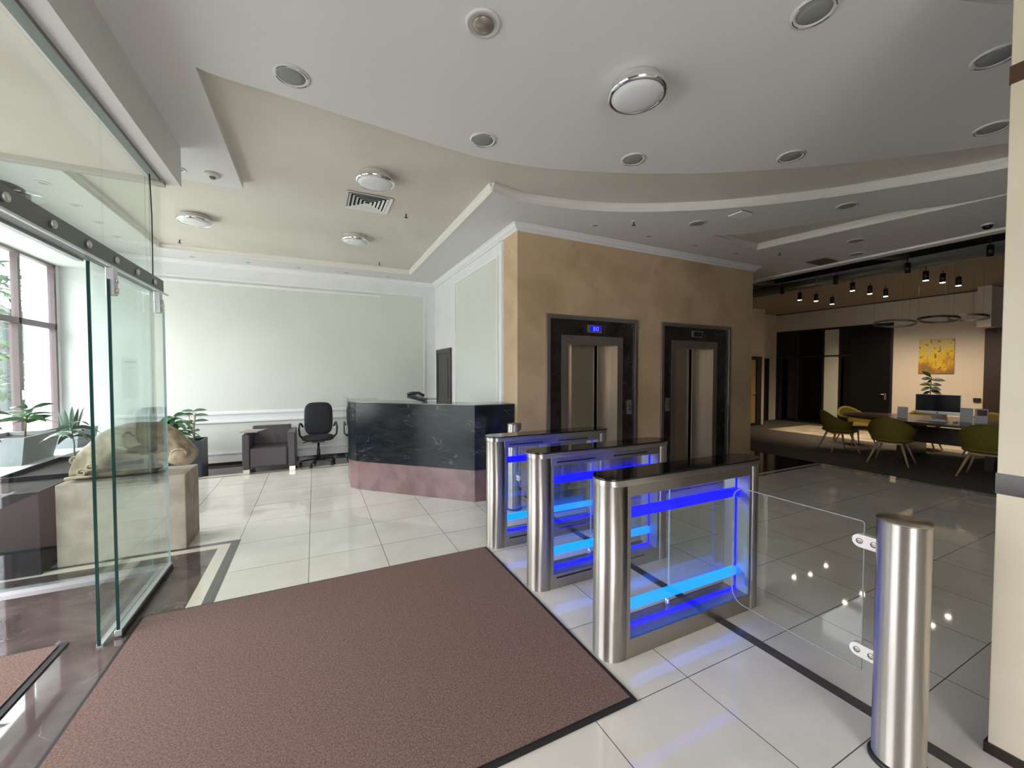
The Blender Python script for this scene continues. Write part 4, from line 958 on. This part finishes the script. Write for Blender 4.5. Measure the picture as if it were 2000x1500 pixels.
# computer
ic = thing('desktop_computer', 'black screened all-in-one computer with silver chin on the table', 'computer', (10.15, 3.1, .75))
XC = 10.12
MB().box(XC, XC + .02, 2.84, 3.43, .845, 1.20).build('housing', alu, ic, bevel=.006)
MB().box(XC - .003, XC, 2.845, 3.425, .90, 1.195).build('screen', screen_m, ic)
MB().box(XC - .002, XC, 3.12, 3.145, .862, .882).build('emblem', black, ic, bevel=.004)
MB().add([(XC + .02, 3.03, .95), (XC + .02, 3.24, .95), (XC + .10, 3.24, .757), (XC + .10, 3.03, .757), (XC + .03, 3.03, .95), (XC + .03, 3.24, .95), (XC + .11, 3.24, .757), (XC + .11, 3.03, .757)], [(0, 1, 2, 3), (7, 6, 5, 4), (0, 4, 5, 1), (2, 6, 7, 3), (0, 3, 7, 4), (1, 5, 6, 2)]).box(XC - .08, XC + .11, 3.03, 3.24, .7505, .757).build('stand', alu, ic)
tag(MB().box(9.72, 9.84, 2.90, 3.25, .7505, .762).build('keyboard', bs('key_white', (.75, .72, .68), .4), bevel=.002), 'slim white keyboard on the table before the computer', 'keyboard')
tag(xf(cushion(.11, .06, .025, power=2.3), Matrix.Translation((9.78, 2.80, .763))).build('computer_mouse', MATS['key_white']), 'white computer mouse beside the keyboard', 'mouse')
def stand(loc, wdt, hgt, label, photo=False):
    s_ = thing('brochure_holder', label, 'leaflet holder', loc, group='leaflet holders on the lounge table')
    MB().rbox(0, 0, hgt / 2 + .002, .006, wdt, hgt, ry=.10).build('leaflet', paper, s_, False)
    MB().box(-.04, .05, -wdt / 2, wdt / 2, 0.001, .004).build('foot', clear_glass, s_, False)
    if photo: MB().rbox(-.004, -.01, hgt * .73, .004, wdt * .75, hgt * .4, ry=.10).build('printed_picture', bs('brown_print', (.12, .035, .02), .5), s_, False)
    return s_
stand((9.95, 3.55, .75), .15, .2, 'grey leaflet holder on the table left of the computer')
stand((9.98, 2.73, .75), .15, .24, 'plain grey leaflet holder right of the computer')
stand((9.98, 2.56, .75), .15, .24, 'leaflet holder with a brown picture, nearest the column', True)
# plant behind the computer
rp = thing('potted_plant', 'dark leaved rubber plant standing behind the computer in the lounge', 'potted plant', (12.5, 4.02, 0))
MB().lathe([(0, .017), (.13, .017), (.17, .45), (.15, .45), (.14, .42), (0, .42)], (12.5, 4.02, 0), 28).build('pot', slate, rp)
MB().tube([(12.5, 4.02, .40), (12.5, 4.0, .9), (12.5, 3.98, 1.50)], .012, 8, .008).build('stem', leaf_dk, rp)
mb = MB()
for (zz, a, L_, u_) in ((1.50, 2.3, .22, .9), (1.45, 1.6, .16, .2), (1.44, -1.6, .24, .05), (1.33, 1.5, .19, .1), (1.32, -1.4, .18, .12), (1.26, 1.7, .17, -.3), (1.25, -1.7, .18, -.1), (1.17, 1.5, .16, -.5), (1.20, -1.5, .20, -.35), (1.38, .2, .14, .2), (1.3, 3.1, .14, .1)):
    mb.leaf((12.5, 3.99, zz), (.35 * math.cos(a), math.sin(a), u_), L_, .095, .15, roll=.9 if math.sin(a) > 0 else -.9)
mb.build('leaves', leaf_dk, rp)
# ring pendants
def ring(loc, r, label):
    g = thing('ring_pendant', label, 'pendant lamp', loc, group='thin black ring pendants over the lounge table')
    vs = []; fs = []
    for i in range(48):
        a = 2 * PI * i / 48
        for rr_, zz in ((r - .012, -.02), (r + .012, -.02), (r + .012, .02), (r - .012, .02)): vs.append((rr_ * math.cos(a), rr_ * math.sin(a), zz - .13 * r * math.cos(a)))
    for i in range(48):
        for q in range(4): fs.append((i * 4 + q, ((i + 1) % 48) * 4 + q, ((i + 1) % 48) * 4 + (q + 1) % 4, i * 4 + (q + 1) % 4))
    MB().add(vs, fs).build('ring', black, g, False)
    mb = MB()
    for k in range(3):
        a = 2 * PI * k / 3; mb.tube([(r * math.cos(a), r * math.sin(a), .02 - .13 * r * math.cos(a)), (r * math.cos(a), r * math.sin(a), 3.53 - loc[2])], .0012, 5)
    mb.build('cables', black, g, False)
    return g
ring((10.65, 3.96, 2.6), .32, 'left black ring pendant over the table')
g2 = ring((10.4, 3.24, 2.585), .27, 'middle black ring pendant over the table')
dup(g2, (11.35, 3.13, 2.66), 0, 'right black ring pendant over the table, nearest the column')
# spotlights
def spot(loc, label, lit=True):
    s_ = thing('spotlight', label, 'spotlight', loc, group='black cylinder spotlights under the lounge ceiling')
    MB().lathe([(0, 0), (.042, 0), (.042, .17), (0, .17)], n=20).build('can', black, s_, False)
    MB().tube([(0, 0, .17), (0, 0, (3.53 if loc[0] > 10.2 else 4.15) - loc[2])], .006, 6).build('rod', black, s_, False)
    if lit:
        MB().lathe([(0, -.002), (.038, -.002), (.038, .002), (0, .002)], n=20).build('lens', spot_em, s_, False)
        L = bpy.data.lights.new('spot_beam', 'SPOT'); L.energy = 72; L.color = (1, .80, .56); L.spot_size = math.radians(100); L.spot_blend = .6; L.shadow_soft_size = .04
        o = bpy.data.objects.new('spot_beam', L); COL.objects.link(o); o.location = (0, 0, -.02); o.rotation_euler = (0, math.radians(-30), 0); o.parent = s_
    else: MB().lathe([(0, -.002), (.038, -.002), (.038, .002), (0, .002)], n=20).build('lens', dark_hole, s_, False)
    return s_
rows = [[(10.25, 5.549), (10.747, 5.456), (11.584, 5.525)], [(10.082, 4.444), (10.813, 4.45), (11.495, 4.442)], [(10.177, 3.356), (10.696, 3.291), (11.353, 3.269)]]
rn = ('far left', 'middle', 'near right'); pn = ('first', 'second', 'third')
for i, rw in enumerate(rows):
    for j, (x_, y_) in enumerate(rw): spot((x_, y_, 3.3), f'lit black spotlight, {pn[j]} from the left in the {rn[i]} group of three')
for (x_, y_), lb in (((9.742, 5.651), 'far left'), ((9.648, 4.548), 'middle left'), ((9.742, 3.459), 'middle right'), ((9.508, 2.403), 'right')):
    spot((x_, y_, 3.42), f'unlit black spotlight above the big duct, {lb} of four', False)
# ducts
dc = thing('ventilation_duct', 'long grey round ventilation duct running under the lounge ceiling', 'duct', (9.95, 2.5, 3.6))
MB().tube([(9.95, -3.5, 3.62), (9.95, 7.69, 3.62)], .10, 20).build('main_pipe', duct_m, dc)
for yy in (.5, 2.0, 3.5, 5.0, 6.5): MB().lathe([(.10, 0), (.108, 0), (.108, .03), (.10, .03)], (9.95, yy, 3.62), 20, Matrix.Rotation(-PI / 2, 4, 'X')).build('joint_band', duct_m, dc)
dc2 = thing('ventilation_duct', 'second thinner grey duct nearer to the soffit edge', 'duct', (8.9, 2.5, 3.8))
MB().tube([(8.95, -3.5, 3.97), (8.95, 7.69, 3.97)], .13, 20).build('main_pipe', duct_m, dc2)
for k, (xa, ya, xb, yb, z_) in enumerate(((8.15, 4.2, 9.8, 3.5, 3.72), (8.15, 6.6, 9.8, 5.9, 3.72), (8.15, 2.6, 9.8, 2.0, 3.72))):
    tag(MB().tube([(xa, ya, z_), (xb, yb, z_)], .055, 12).build('branch_duct', duct_m), ('thin branch duct crossing between the two main ducts, middle', 'thin branch duct crossing at the far left', 'thin branch duct at the right, close to the column')[k], 'duct', 'thin branch ducts under the lounge ceiling')
for k, (ya, z_) in enumerate(((4.9, 3.9), (2.9, 3.9), (6.9, 3.9))):
    tag(MB().box(9.2, 9.75, ya - .3, ya + .3, z_, z_ + .2).build('fan_coil_unit', bs('unit_dark', (.04, .035, .03), .6), bevel=.01), ('dark ceiling air unit in the middle of the lounge ceiling', 'dark ceiling air unit near the column', 'dark ceiling air unit at the far left of the lounge')[k], 'air unit', 'dark air units under the lounge ceiling')
for k, x_ in enumerate((8.3, 8.6, 9.4)):
    tag(MB().tube([(x_, -3.4, 3.86), (x_, 7.6, 3.86)], .018, 6).build('ceiling_pipe', duct_m), ('nearest thin pipe', 'middle thin pipe', 'farthest thin pipe')[k] + ' running along under the lounge ceiling', 'pipe', 'thin pipes under the lounge ceiling')

# ================================================================ OUTSIDE
struct('ground_outside', MB().box(-60, -3.76, -40, 60, -.35, -.25).box(-3.76, 14, -40, -3.81, -.35, -.25), bs('pavement', (.35, .36, .33), .9))
bd = thing('building', 'grey blue building seen through the right window pane', 'building', (-14, 24, 0))
MB().box(-22, -12.5, 25, 40, -.25, 4.3).build('facade', bs('facade_grey', (.022, .027, .031), .8), bd)
MB().box(-12.52, -12.45, 27, 29, .8, 2.6).box(-12.52, -12.45, 31, 33, .8, 2.6).box(-18, -15, 24.95, 25.0, 1.0, 2.8).build('windows', bs('facade_window', (.12, .15, .17), .2), bd)
MB().box(-22.2, -12.3, 24.8, 40, 4.3, 4.5).build('roof_edge', bs('roof_edge', (.06, .06, .06), .7), bd)
def tree(loc, R, H, label, n_=900):
    t_ = thing('tree', label, 'tree', loc, group='green trees outside the window')
    MB().tube([(0, 0, 0), (.1, 0, H * .35), (0, .1, H * .7)], .14, 8, .06).build('trunk', bs('bark', (.10, .07, .05), .9), t_, False)
    mb = MB()
    for k in range(n_):
        u = random.uniform(-1, 1); a = random.uniform(0, 2 * PI); rr_ = random.uniform(.35, 1) ** .5
        s__ = math.sqrt(1 - u * u); p = Vector((R * rr_ * s__ * math.cos(a), R * rr_ * s__ * math.sin(a), H * .6 + H * .42 * rr_ * u))
        mb.leaf(p, (math.cos(a + random.uniform(-1, 1)), math.sin(a + random.uniform(-1, 1)), random.uniform(-.4, .6)), .34, .16, .3, 3)
    mb.build('crown', bs('tree_leaf', (.035, .09, .025), .6), t_, False)
    return t_
tree((-7.4, 14.0, -.25), 1.7, 4.6, 'bushy green tree outside the left window pane')
tree((-6.6, 9.8, -.25), 1.2, 2.4, 'low green shrub outside the lower left window pane', 500)
